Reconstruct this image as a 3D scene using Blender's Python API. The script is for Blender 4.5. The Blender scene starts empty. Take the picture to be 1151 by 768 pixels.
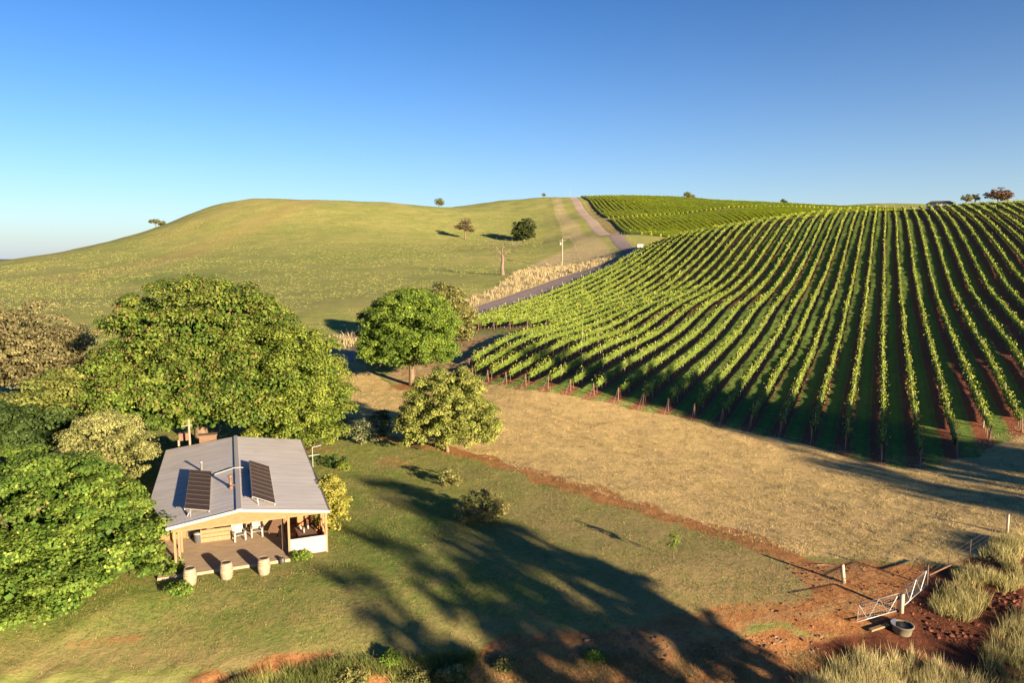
import bpy, math, random
import numpy as np
from mathutils import Vector, Matrix
rng = np.random.default_rng(7); random.seed(7)
PI = math.pi; R = math.radians
sc = bpy.context.scene; COL = sc.collection

# ------------------------------------------------------------------ camera
CAMH = 18.0; PITCH = R(6.843); FPX = 800.0
cam = bpy.data.cameras.new('camera'); camo = bpy.data.objects.new('camera', cam); COL.objects.link(camo)
camo.location = (0, 0, CAMH); camo.rotation_euler = (PI/2 - PITCH, 0, 0)
cam.sensor_width = 36; cam.lens = 36*FPX/1151; cam.clip_end = 20000; cam.clip_start = .5
sc.camera = camo

def ray(px, py):
    a = (px-575.5)/FPX; b = (384-py)/FPX
    return a, math.cos(PITCH)+b*math.sin(PITCH), -math.sin(PITCH)+b*math.cos(PITCH)
def atY(px, py, Y):
    x, y, z = ray(px, py); t = Y/y
    return (x*t, Y, CAMH+z*t)

# ------------------------------------------------------------------ terrain heights
CP = []
def cp(px, py, Y): CP.append(atY(px, py, Y))
def cz(x, y, z): CP.append((x, y, z))
# house lawn and foreground
for x, y, z in [(-40,35,0),(-20,40,0),(-10,36,0),(0,40,0),(-10,50,0),(-30,55,0),(-20,60,0),(4,50,0),(10,44,0),(18,42,0),(22,35,-.1),
                (-45,60,0),(-60,60,0),(-5,60,.1),(8,56,.2),(-35,75,.2),(-60,85,.3),(-15,75,.3),
                (-30,31.5,-.1),(-10,31.8,-.1),(5,32.5,-.1),(16,33.5,-.1),(-20,27,-2.2),(0,27,-2.6),(12,28,-2.4),(20,27,-2.2),(30,33,.2),(28,38,.5),(40,42,.6),(34,30,.3),
                (-20,15,-5),(5,15,-5),(30,15,-4),(0,-20,-6),(-50,0,-4),(60,0,-2),(50,30,.5),(70,40,1.5),(-70,30,-1),(-90,60,-1)]:
    cz(x, y, z)
# vineyard slope
for p in [(991,517,62),(953,500,66),(1060,528,60),(1130,500,64),(900,495,68),(780,468,76),(684,448,81),(600,436,85),(540,434,89),
          (594,386,108),(567,370,129),(526,372,131),(560,354,157),(560,342,171),(987,398,104),(987,315,158),(985,239,300),(912,245,287),(850,253,273),(768,266,262),
          (722,283,258),(1080,233,290),(1151,230,272),(690,302,225),(690,291,247),(640,325,193),(640,313,211),(600,341,173),(600,328,189),(520,367,143),(520,356.5,157),(463,432,94),(400,400,113),
          (1100,330,140),(1151,400,92),(800,350,135),(740,330,175),(850,300,190),(700,380,118)]:
    cp(*p)
cp(950,240,288); cp(1000,237,284); cp(1000,243,255); cp(1080,237,262); cp(1151,232,255); cp(1040,235,285)
for x, y, z in [(250,280,39),(140,60,6),(120,120,14),(180,180,26),(260,200,38),(70,60,1.5)]: cz(x, y, z)
# behind the vineyard crest
cp(716,276,292); cp(765,267,325); cp(850,241,420); cp(900,237,440); cp(960,236,470); cp(1000,236,480)
cz(75,283,23); cz(108,300,25.5); cz(145,330,27); cz(200,350,30)
cz(203,348,40.4); cz(235,320,39.0); cz(245,345,38.6); cz(262,400,36); cz(330,340,36)
# back block and far crest
cp(690,265,320); cp(665,248,440); cp(760,243,450); cp(645,222,640); cp(700,221,640); cp(774,224,640); cp(860,233,660)
cp(620,222,620); cp(560,226,600); cp(930,238,600); cp(980,229,760); cp(1040,232,780); cp(900,236,700)
cz(50,760,64); cz(200,800,62); cz(150,860,50); cz(-60,760,50); cz(460,900,60); cz(600,600,40); cz(450,500,38)
# grass hill
cp(500,233,560); cp(420,227,520); cp(340,224,490); cp(280,224,480); cp(240,231,470); cp(170,257,450); cp(100,277,430); cp(0,294,400)
cp(523,268,400); cp(589,271,395); cp(632,300,262); cp(565,309,225); cp(500,300,265); cp(500,330,185); cp(400,330,190); cp(400,300,262)
cp(400,262,380); cp(300,330,200); cp(300,300,275); cp(300,268,370); cp(200,300,290); cp(200,270,380); cp(0,350,175); cp(0,320,250); cp(100,330,220); cp(100,300,310)
cp(300,390,128); cp(330,365,145); cp(620,270,390); cp(640,300,262); cp(100,390,130); cp(610,245,490); cp(430,345,160)
cz(-240,600,25); cz(-140,640,38); cz(-330,520,5); cz(-420,420,0); cz(-300,250,4); cz(-200,130,0); cz(0,800,45); cz(-300,900,-5)
CP = np.array(CP)
_S = 100.0
def _phi(r2): return .5*r2*np.log(r2+1e-9)
_n = len(CP); _P = CP[:, :2]/_S
_A = np.zeros((_n+3, _n+3))
_d2 = ((_P[:, None]-_P[None])**2).sum(-1)
_A[:_n, :_n] = _phi(_d2)+np.eye(_n)*.004
_A[:_n, _n] = 1; _A[:_n, _n+1:] = _P; _A[_n, :_n] = 1; _A[_n+1:, :_n] = _P.T
_W = np.linalg.solve(_A, np.concatenate([CP[:, 2], [0, 0, 0]]))
def sstep(a, b, x):
    t = np.clip((x-a)/(b-a), 0, 1); return t*t*(3-2*t)
def tps(x, y):
    x = np.asarray(x, float).ravel(); y = np.asarray(y, float).ravel(); out = np.zeros(len(x))
    for i in range(0, len(x), 40000):
        q = np.stack([x[i:i+40000], y[i:i+40000]], 1)/_S
        d2 = ((q[:, None]-_P[None])**2).sum(-1)
        out[i:i+40000] = _phi(d2)@_W[:_n]+_W[_n]+q@_W[_n+1:]
    far = sstep(700, 1300, np.hypot(x-0, y-350))
    return out*(1-far)-20*far
# the ground grid: fine near by, coarse far away
def axis(segs):
    v = [segs[0][0]]
    for a, b, s0, s1 in segs:
        x = a
        while x < b-1e-6:
            s = s0+(s1-s0)*(x-a)/(b-a); x = min(b, x+s); v.append(x)
    return np.array(v)
pos = axis([(0,45,.3,.35),(45,250,.5,1.6),(250,560,1.8,4),(560,1500,15,60),(1500,9000,300,900)])
GX = np.concatenate([-pos[:0:-1], pos])
GY = np.concatenate([[-1500,-500,-200,-100,-50,-20,0,10,18], axis([(24,60,.25,.3),(60,140,.4,.7),(140,320,.8,1.1),(320,700,1.4,3),(700,1500,12,60),(1500,9500,300,900)])])
XX, YY = np.meshgrid(GX, GY)
ZZ = tps(XX, YY).reshape(XX.shape)
def vnoise(x, y, s, seed=0):
    # smooth value noise on a lattice of size s
    r = np.random.default_rng(seed); T = r.random((256, 256))
    u = x/s; v = y/s; iu = np.floor(u).astype(int); iv = np.floor(v).astype(int)
    fu = u-iu; fv = v-iv; fu = fu*fu*(3-2*fu); fv = fv*fv*(3-2*fv)
    g = lambda a, b: T[a % 256, b % 256]
    return (g(iu,iv)*(1-fu)+g(iu+1,iv)*fu)*(1-fv)+(g(iu,iv+1)*(1-fu)+g(iu+1,iv+1)*fu)*fv
_far = sstep(200, 500, np.hypot(XX, YY))
ZZ += (vnoise(XX,YY,2.2,1)-.5)*.07 + (vnoise(XX,YY,9,2)-.5)*.22*(.4+_far*2.0) + (vnoise(XX,YY,28,3)-.5)*.9*_far
# bank in the foreground: rough, eroded
_bk = (1-sstep(29.5, 32.0, YY+(vnoise(XX,YY,3,5)-.5)*1.2-np.clip(XX-5,0,30)*.05))
ZZ += _bk*((vnoise(XX,YY,1.1,6)-.5)*.45+(vnoise(XX,YY,.5,8)-.5)*.16)
_ha = np.abs((XX+19.0)*.929+(YY-47.8)*.369)-5.5; _hb = np.abs(-(XX+19.0)*.369+(YY-47.8)*.929)-10
_hf = 1-sstep(0, 4, np.maximum(_ha, _hb)); ZZ = ZZ*(1-_hf)+.0*_hf
def gz(x, y):
    x = np.asarray(x, float); y = np.asarray(y, float)
    i = np.clip(np.searchsorted(GX, x)-1, 0, len(GX)-2); j = np.clip(np.searchsorted(GY, y)-1, 0, len(GY)-2)
    fx = (x-GX[i])/(GX[i+1]-GX[i]); fy = (y-GY[j])/(GY[j+1]-GY[j])
    return (ZZ[j,i]*(1-fx)+ZZ[j,i+1]*fx)*(1-fy)+(ZZ[j+1,i]*(1-fx)+ZZ[j+1,i+1]*fx)*fy
def G(x, y): return float(gz(x, y))
def hit(px, py, lo=24.0, hi=900.0):
    """where the sight line through a photo pixel meets the ground"""
    dx, dy, dz = ray(px, py); Y = np.concatenate([np.arange(lo, 120, .2), np.arange(120, hi, .7)])
    t = Y/dy; d = CAMH+dz*t-gz(dx*t, Y)
    k = np.nonzero(d <= 0)[0]
    if len(k) == 0: k = [int(np.argmin(np.abs(d)/Y))]
    k = k[0]
    if k > 0 and d[k] <= 0:
        f = d[k-1]/(d[k-1]-d[k]); Yh = Y[k-1]+(Y[k]-Y[k-1])*f
    else: Yh = Y[k]
    t = Yh/dy
    return dx*t, Yh
def hits(pts): return np.array([hit(*p) for p in pts])
# ------------------------------------------------------------------ helpers
TH = R(27.1); SN, CS = math.sin(TH), math.cos(TH)
def uv2xy(u, v): return u*SN+v*CS, u*CS-v*SN
def xy2uv(x, y): return x*SN+y*CS, x*CS-y*SN
def link(o, parent=None):
    COL.objects.link(o)
    if parent is not None: o.parent = parent
    return o
def tag(o, label=None, cat=None, group=None, kind=None):
    if label: o['label'] = label
    if cat: o['category'] = cat
    if group: o['group'] = group
    if kind: o['kind'] = kind
    return o
def empty(name, loc=(0,0,0), rz=0, label=None, cat=None, group=None):
    o = bpy.data.objects.new(name, None); o.location = loc; o.rotation_euler = (0,0,rz)
    link(o); return tag(o, label, cat, group)
def mesh_np(name, V, F, mat, parent=None, col=None, smooth=False, loc=None):
    """V (n,3), F (m,k) one polygon size, col (n,3) base colour per vertex"""
    me = bpy.data.meshes.new(name); V = np.asarray(V, np.float32); F = np.asarray(F, np.int32)
    me.vertices.add(len(V)); me.vertices.foreach_set('co', V.ravel())
    k = F.shape[1]; me.loops.add(F.size); me.loops.foreach_set('vertex_index', F.ravel())
    me.polygons.add(len(F)); me.polygons.foreach_set('loop_start', np.arange(len(F), dtype=np.int32)*k)
    me.polygons.foreach_set('use_smooth', np.full(len(F), smooth))
    if col is not None: setcol(me, 'tint', col)
    me.update(calc_edges=True); me.materials.append(mat)
    o = bpy.data.objects.new(name, me)
    if loc is not None: o.location = loc
    return link(o, parent)
def setcol(me, name, col):
    c = np.ones((len(col), 4), np.float32); c[:, :col.shape[1]] = col
    a = me.color_attributes.new(name, 'FLOAT_COLOR', 'POINT'); a.data.foreach_set('color', c.ravel())
class MB:
    """collects boxes, bars, tubes; build() links them as ONE mesh"""
    def __init__(s): s.v = []; s.f = []
    def add(s, vs, fs):
        n = len(s.v); s.v += [tuple(p) for p in vs]; s.f += [tuple(i+n for i in f) for f in fs]; return s
    def box(s, x0, x1, y0, y1, z0, z1, M=None):
        vs = [Vector((x, y, z)) for z in (z0, z1) for y in (y0, y1) for x in (x0, x1)]
        if M is not None: vs = [M@p for p in vs]
        return s.add(vs, [(0,2,3,1),(4,5,7,6),(0,1,5,4),(2,6,7,3),(0,4,6,2),(1,3,7,5)])
    def bar(s, a, b, w, h=None, up=(0,0,1)):
        a = Vector(a); b = Vector(b); h = h or w; d = (b-a); L = d.length; d.normalize(); u = Vector(up)
        if abs(d.dot(u)) > .98: u = Vector((1,0,0))
        x = d.cross(u).normalized(); z = x.cross(d)
        vs = [p+x*sx*w/2+z*sz*h/2 for p in (a, b) for sx, sz in ((-1,-1),(1,-1),(1,1),(-1,1))]
        return s.add(vs, [(3,2,1,0),(4,5,6,7),(0,1,5,4),(1,2,6,5),(2,3,7,6),(3,0,4,7)])
    def tube(s, pts, rads, n=8, cap=True):
        rings = []
        for i, p in enumerate(pts):
            p = Vector(p); q = Vector(pts[min(i+1, len(pts)-1)])-Vector(pts[max(i-1, 0)]); q.normalize()
            u = Vector((0,0,1)) if abs(q.z) < .9 else Vector((1,0,0)); x = q.cross(u).normalized(); y = x.cross(q)
            rings.append([p+(x*math.cos(2*PI*k/n)+y*math.sin(2*PI*k/n))*rads[i] for k in range(n)])
        vs = [v for r in rings for v in r]; fs = []
        for i in range(len(rings)-1):
            for k in range(n): fs.append((i*n+k, i*n+(k+1) % n, (i+1)*n+(k+1) % n, (i+1)*n+k))
        if cap: fs.append(tuple(range(n-1, -1, -1))); fs.append(tuple(range((len(rings)-1)*n, len(rings)*n)))
        return s.add(vs, fs)
    def lathe(s, prof, n=24, c=(0,0,0), sx=1, sy=1):
        vs = [(c[0]+r*math.cos(2*PI*k/n)*sx, c[1]+r*math.sin(2*PI*k/n)*sy, c[2]+z) for r, z in prof for k in range(n)]; fs = []
        for i in range(len(prof)-1):
            for k in range(n): fs.append((i*n+k, i*n+(k+1) % n, (i+1)*n+(k+1) % n, (i+1)*n+k))
        fs.append(tuple(range(n-1, -1, -1))); fs.append(tuple(range((len(prof)-1)*n, len(prof)*n)))
        return s.add(vs, fs)
    def build(s, name, mat, parent=None, smooth=False, bevel=0, M=None, loc=None):
        me = bpy.data.meshes.new(name); vs = s.v if M is None else [tuple(M@Vector(p)) for p in s.v]
        me.from_pydata(vs, [], s.f); me.update()
        for p in me.polygons: p.use_smooth = smooth
        me.materials.append(mat); o = bpy.data.objects.new(name, me)
        if loc is not None: o.location = loc
        if bevel:
            b = o.modifiers.new('bevel', 'BEVEL'); b.width = bevel; b.segments = 2; b.limit_method = 'ANGLE'
        return link(o, parent)

# ------------------------------------------------------------------ materials
def mat(name, col=(.5,.5,.5), rough=.7, metal=0, noise=None, bump=0, bscale=20, spec=.5):
    m = bpy.data.materials.new(name); m.use_nodes = True; nt = m.node_tree; N = nt.nodes; L = nt.links
    p = N['Principled BSDF']; p.inputs['Roughness'].default_value = rough; p.inputs['Metallic'].default_value = metal
    p.inputs['Specular IOR Level'].default_value = spec
    p.inputs['Base Color'].default_value = (*col, 1)
    tc = N.new('ShaderNodeTexCoord')
    if noise:
        col2, scale, stretch = noise
        mp = N.new('ShaderNodeMapping'); mp.inputs['Scale'].default_value = stretch; L.new(tc.outputs['Object'], mp.inputs['Vector'])
        n = N.new('ShaderNodeTexNoise'); n.inputs['Scale'].default_value = scale; n.inputs['Detail'].default_value = 6; n.inputs['Roughness'].default_value = .7
        L.new(mp.outputs[0], n.inputs['Vector'])
        cr = N.new('ShaderNodeValToRGB'); cr.color_ramp.elements[0].position = .35; cr.color_ramp.elements[1].position = .65
        cr.color_ramp.elements[0].color = (*col, 1); cr.color_ramp.elements[1].color = (*col2, 1)
        L.new(n.outputs['Fac'], cr.inputs[0]); L.new(cr.outputs[0], p.inputs['Base Color'])
    if bump:
        n2 = N.new('ShaderNodeTexNoise'); n2.inputs['Scale'].default_value = bscale; n2.inputs['Detail'].default_value = 5
        L.new(tc.outputs['Object'], n2.inputs['Vector'])
        b = N.new('ShaderNodeBump'); b.inputs['Strength'].default_value = bump; b.inputs['Distance'].default_value = .03
        L.new(n2.outputs['Fac'], b.inputs['Height']); L.new(b.outputs[0], p.inputs['Normal'])
    return m
def leaf_mat(name, transl=.35, rough=.6, nscale=1.3):
    """leaf, blade and straw colours come from the per-leaf 'tint' attribute (plant colour; the two dark trees carry shade in it)"""
    m = bpy.data.materials.new(name); m.use_nodes = True; nt = m.node_tree; N = nt.nodes; L = nt.links
    p = N['Principled BSDF']; out = N['Material Output']; p.inputs['Roughness'].default_value = rough; p.inputs['Specular IOR Level'].default_value = .25
    at = N.new('ShaderNodeAttribute'); at.attribute_name = 'tint'
    ge = N.new('ShaderNodeNewGeometry'); n = N.new('ShaderNodeTexNoise'); n.inputs['Scale'].default_value = nscale; n.inputs['Detail'].default_value = 3
    L.new(ge.outputs['Position'], n.inputs['Vector'])
    mr = N.new('ShaderNodeMapRange'); mr.inputs[1].default_value = .3; mr.inputs[2].default_value = .7; mr.inputs[3].default_value = .72; mr.inputs[4].default_value = 1.3
    L.new(n.outputs['Fac'], mr.inputs[0])
    mx = N.new('ShaderNodeVectorMath'); mx.operation = 'SCALE'; L.new(at.outputs['Color'], mx.inputs[0]); L.new(mr.outputs[0], mx.inputs['Scale'])
    L.new(mx.outputs[0], p.inputs['Base Color'])
    tr = N.new('ShaderNodeBsdfTranslucent'); L.new(mx.outputs[0], tr.inputs['Color'])
    ms = N.new('ShaderNodeMixShader'); ms.inputs[0].default_value = transl
    L.new(p.outputs[0], ms.inputs[1]); L.new(tr.outputs[0], ms.inputs[2]); L.new(ms.outputs[0], out.inputs['Surface'])
    return m
M_LEAF = leaf_mat('leaf'); M_GRASS = leaf_mat('grass_blade', .3, .75, .6)
M_BARK = mat('bark', (.11,.075,.045), .9, noise=((.19,.13,.085), 3, (1,1,.25)), bump=.6, bscale=8)
M_BARK_GREY = mat('dead_wood', (.21,.145,.11), .9, noise=((.13,.085,.065), 2, (1,1,.25)), bump=.5, bscale=6)
M_POST = mat('weathered_post', (.36,.27,.18), .85, noise=((.22,.16,.11), 5, (1,1,.2)), bump=.3)
M_POST_PALE = mat('pale_post', (.42,.36,.27), .85, noise=((.32,.27,.19), 5, (1,1,.2)))
M_STRAINER = mat('red_brown_post', (.20,.095,.05), .85, noise=((.13,.06,.035), 5, (1,1,.2)))
M_STEEL = mat('galvanised_steel', (.55,.55,.54), .45, .7)
M_RUST = mat('rusty_steel', (.12,.07,.05), .8, .3)

# ------------------------------------------------------------------ masks on the ground (what grows or lies where)
gx, gy = XX.ravel(), YY.ravel()
def wob(x, y, s, a, seed): return (vnoise(x, y, s, seed)-.5)*a
wx = gx+wob(gx,gy,2.2,1.6,11)+wob(gx,gy,.8,.5,12); wy = gy+wob(gx,gy,2.2,1.6,13)+wob(gx,gy,.8,.5,14)
def near(pts, pad):
    lo = pts.min(0)-pad; hi = pts.max(0)+pad
    return np.nonzero((wx > lo[0]) & (wx < hi[0]) & (wy > lo[1]) & (wy < hi[1]))[0]
def seg_d(x, y, pts, closed=False):
    d = np.full(len(x), 1e9); n = len(pts)
    for i in range(n if closed else n-1):
        a = pts[i]; b = pts[(i+1) % n]; ab = b-a; L = (ab**2).sum()+1e-9
        t = np.clip(((x-a[0])*ab[0]+(y-a[1])*ab[1])/L, 0, 1)
        d = np.minimum(d, np.hypot(x-a[0]-ab[0]*t, y-a[1]-ab[1]*t))
    return d
def inside(x, y, pts):
    c = np.zeros(len(x), bool); n = len(pts)
    for i in range(n):
        x1, y1 = pts[i]; x2, y2 = pts[(i+1) % n]
        if y1 == y2: continue
        c ^= ((y1 > y) != (y2 > y)) & (x < (x2-x1)*(y-y1)/(y2-y1)+x1)
    return c
def poly_mask(pts, soft=.5, xy=None):
    pts = np.asarray(pts, float)
    if xy is not None:
        s = seg_d(*xy, pts, True)*np.where(inside(*xy, pts), 1, -1); return sstep(-soft, soft, s)
    m = np.zeros(len(gx)); k = near(pts, soft+2)
    s = seg_d(wx[k], wy[k], pts, True)*np.where(inside(wx[k], wy[k], pts), 1, -1)
    m[k] = sstep(-soft, soft, s); return m
def line_mask(pts, w, soft=.4):
    pts = np.asarray(pts, float); m = np.zeros(len(gx)); k = near(pts, w+soft+2)
    m[k] = 1-sstep(w-soft, w+soft, seg_d(wx[k], wy[k], pts)); return m
P_LAWN = [hit(*p) for p in [(300,470),(430,490),(520,511),(600,533),(680,560),(760,584),(830,604),(880,628),(903,650),(895,668),(860,686),(700,711),(560,724),(420,742),(300,752),(250,766)]]+[(-12,30.5),(-60,30.5),(-75,70),(-30,78)]
P_DRY = [hit(*p) for p in [(392,404),(450,440),(530,440),(540,428),(640,438),(741,458),(837,478),(911,495),(991,512),(1060,515),(1151,475)]]+[(60,66),(60,40),(34,42)]+[hit(*p) for p in [(1100,640),(1040,640),(960,632),(880,622),(760,580),(640,545),(520,507),(400,480),(360,440)]]
# near ends of the rows, as (v, u)
ROWSTART = [(-79,112),(-66,112.8),(-57,114.5),(-52.5,117),(-51,88),(-48.6,80.5),(-45,79.2),(-38,77.6),(-27,77.3),(-20,76.6),(-14,75.8),(-8,74.2),(-4.9,73),(1.2,70.3),(4.1,70.4),(7,73.3),(9.8,78.5),(14,83),(25,92),(60,110)]
def ustart(v): return float(np.interp(v, [a for a, _ in ROWSTART], [b for _, b in ROWSTART]))
def uend(v): return float(np.interp(v, [-78,-60,-45,-20,0,30,60], [262,275,288,300,322,335,345]))
P_VINE = [uv2xy(ustart(v)-1.5, v) for v in np.arange(-77.5, 62, 1.5)]+[uv2xy(uend(v)+1, v) for v in np.arange(62, -78, -6)]
P_BANK = [(-70,28.0),(-30,28.5),(-14,29.2)]+[hit(*p) for p in [(340,762),(430,748),(560,727),(700,714),(780,714),(860,716),(960,706),(1060,668),(1100,680),(1151,690)]]+[(50,34),(50,5),(-70,5)]
P_GATE = [hit(*p) for p in [(880,630),(905,634),(940,636),(1040,640),(1075,655),(1080,700),(960,708),(870,706),(800,712),(700,722),(690,712),(800,700),(860,688),(900,664)]]
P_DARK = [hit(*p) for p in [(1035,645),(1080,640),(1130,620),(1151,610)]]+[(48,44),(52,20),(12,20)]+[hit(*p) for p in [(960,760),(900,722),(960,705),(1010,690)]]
P_CLEAR = [hit(*p) for p in [(430,425),(470,395),(525,378),(608,374),(600,383),(535,418),(540,440),(500,450)]]
T_TRACK = [hit(*p) for p in [(385,472),(430,490),(520,511),(600,533),(680,560),(760,584),(830,604),(890,630),(940,648)]]
T_LOW = [hit(*p) for p in [(230,768),(300,754),(430,743),(560,726),(700,713),(800,698),(870,690)]]
# back block of vines: rows run along the y axis
P_BACK = [(60,640),(53,450),(52,400),(56,345),(68,322),(84,312),(120,322),(160,350),(230,420),(330,520),(330,640),(200,655)]
P_VERGE = [hit(*p) for p in [(345,385),(400,372),(440,360),(505,345),(560,322),(600,296),(640,276),(625,250),(619,224),(632,222),(640,240),(660,262),(688,278),(700,288),(690,294),(600,328),(520,356),(400,392),(380,398)]]
ROAD_PX = [(300,440),(345,419),(380,405),(400,399),(440,385),(480,372),(520,356.5),(560,342.5),(600,328),(640,313),(670,302),(692,294),(706,289),(712.5,284.5),(707,279.5),(695,272.5),(679,262),(664,249),(655,238),(648,229),(642,221.5)]
_rp = hits(ROAD_PX)
def smooth_line(P, n=400, it=3):
    P = np.asarray(P, float)
    for _ in range(it):
        Q = np.empty((2*len(P), 2)); Q[0::2] = P; Q[1::2] = np.vstack([(P[:-1]+P[1:])/2, P[-1:]])
        Q = Q[:-1]; Q[1:-1] = .25*Q[:-2]+.5*Q[1:-1]+.25*Q[2:]; P = Q
    s = np.r_[0, np.cumsum(np.hypot(*np.diff(P, axis=0).T))]; t = np.linspace(0, s[-1], n)
    return np.stack([np.interp(t, s, P[:, 0]), np.interp(t, s, P[:, 1])], 1)
ROAD = smooth_line(_rp, 500)
m_lawn = poly_mask(P_LAWN, .8); m_dry = poly_mask(P_DRY, .9); m_vine = poly_mask(P_VINE, .9)
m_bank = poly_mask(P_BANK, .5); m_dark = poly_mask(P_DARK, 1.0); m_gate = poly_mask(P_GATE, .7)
m_clear = poly_mask(P_CLEAR, 1.6); m_back = poly_mask(P_BACK, 2); m_verge = poly_mask(P_VERGE, 5)*(1-.40*sstep(262, 310, gy))
m_track = line_mask(T_TRACK, 1.1, .8); m_low = line_mask(T_LOW, .55, .5)
m_roadside = line_mask(ROAD, 4.2, 1.5)
def blob(px, py, rx, ry=None):
    c = hit(px, py); ry = ry or rx
    return np.clip(1.4-1.4*np.hypot((wx-c[0])/rx, (wy-c[1])/ry), 0, 1)
m_dirt = np.maximum.reduce([m_gate, m_track*.9, m_low*.85, m_bank*(.62+.3*sstep(3, 10, gx)), m_roadside*.35, blob(463,434,4.5,3), blob(300,628,.5)*0])
for i, (bpx, bpy_, rx, ry) in enumerate([(610,688,1.6,1),(620,612,.8,.6),(345,640,2.2,.8),(395,640,1,.6),(130,722,4,.7),(440,520,4,2.2),(355,505,3,2),(430,314,12,3.5),(110,372,6,6),(745,688,1.4,.8),(420,470,4,2)]):
    m_dirt = np.maximum(m_dirt, blob(bpx, bpy_, rx, ry)*.5)
m_dirt = np.maximum(m_dirt, m_clear*.45)
m_verge = np.maximum(m_verge, .85*m_clear)
# dry streak running down the grass hill, and yellowed patches on the lawn
_st = hits([(345,226),(300,245),(250,268),(200,288),(130,304),(60,318)])
m_streak = np.maximum(line_mask(_st, 9, 14)*.8, line_mask(hits([(330,224),(280,226),(240,240),(200,262)]), 12, 16)*.5)
m_yel = np.maximum.reduce([blob(800,650,12,7)*1.1, blob(690,600,12,8)*.9, blob(880,650,5,3), blob(560,545,6,4)*.5, blob(150,755,16,3)*.8, blob(560,715,9,2.5)*.8, blob(620,560,6,4)*.7, blob(400,700,7,2)*.4])
# soil strip cut back in wheel tracks (also the fold line in the back block)
m_back *= 1-line_mask([(50,447),(120,452),(230,462),(330,480)], 3.0, 1.0)
m_lush = np.maximum.reduce([blob(190,312,38,22)*.7, blob(350,290,60,20)*.35, blob(640,610,3,2)*.5, blob(450,600,11,7)*.6, blob(345,575,6,9)*.7])

def wheel(pts, gap=1.7, w=.22):
    P = smooth_line(hits(pts), 160, 3); T = np.gradient(P, axis=0); T /= np.linalg.norm(T, axis=1)[:, None]; Nn = np.stack([T[:, 1], -T[:, 0]], 1)
    return np.maximum(line_mask(P[::4]+Nn[::4]*gap/2, w, .3), line_mask(P[::4]-Nn[::4]*gap/2, w, .3))
m_wheel = np.maximum.reduce([wheel([(560,452),(650,478),(760,510),(900,560),(1000,612),(1010,640)]), wheel([(600,475),(720,520),(850,575),(960,618)])*.8,
    wheel([(1140,530),(1060,570),(1000,605),(950,640)])*.8, wheel([(700,706),(800,690),(870,665),(890,645),(860,628),(780,612)])*.8, wheel([(560,690),(680,690),(790,668),(850,645)])*.6, wheel([(200,690),(330,690),(450,660),(560,620)])*.4,
    wheel([(960,650),(900,670),(800,706),(690,722)])])
V = np.stack([gx, gy, ZZ.ravel()], 1); nx, ny = len(GX), len(GY)
I = np.arange(nx*ny).reshape(ny, nx)
F = np.stack([I[:-1,:-1].ravel(), I[:-1,1:].ravel(), I[1:,1:].ravel(), I[1:,:-1].ravel()], 1)

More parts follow.
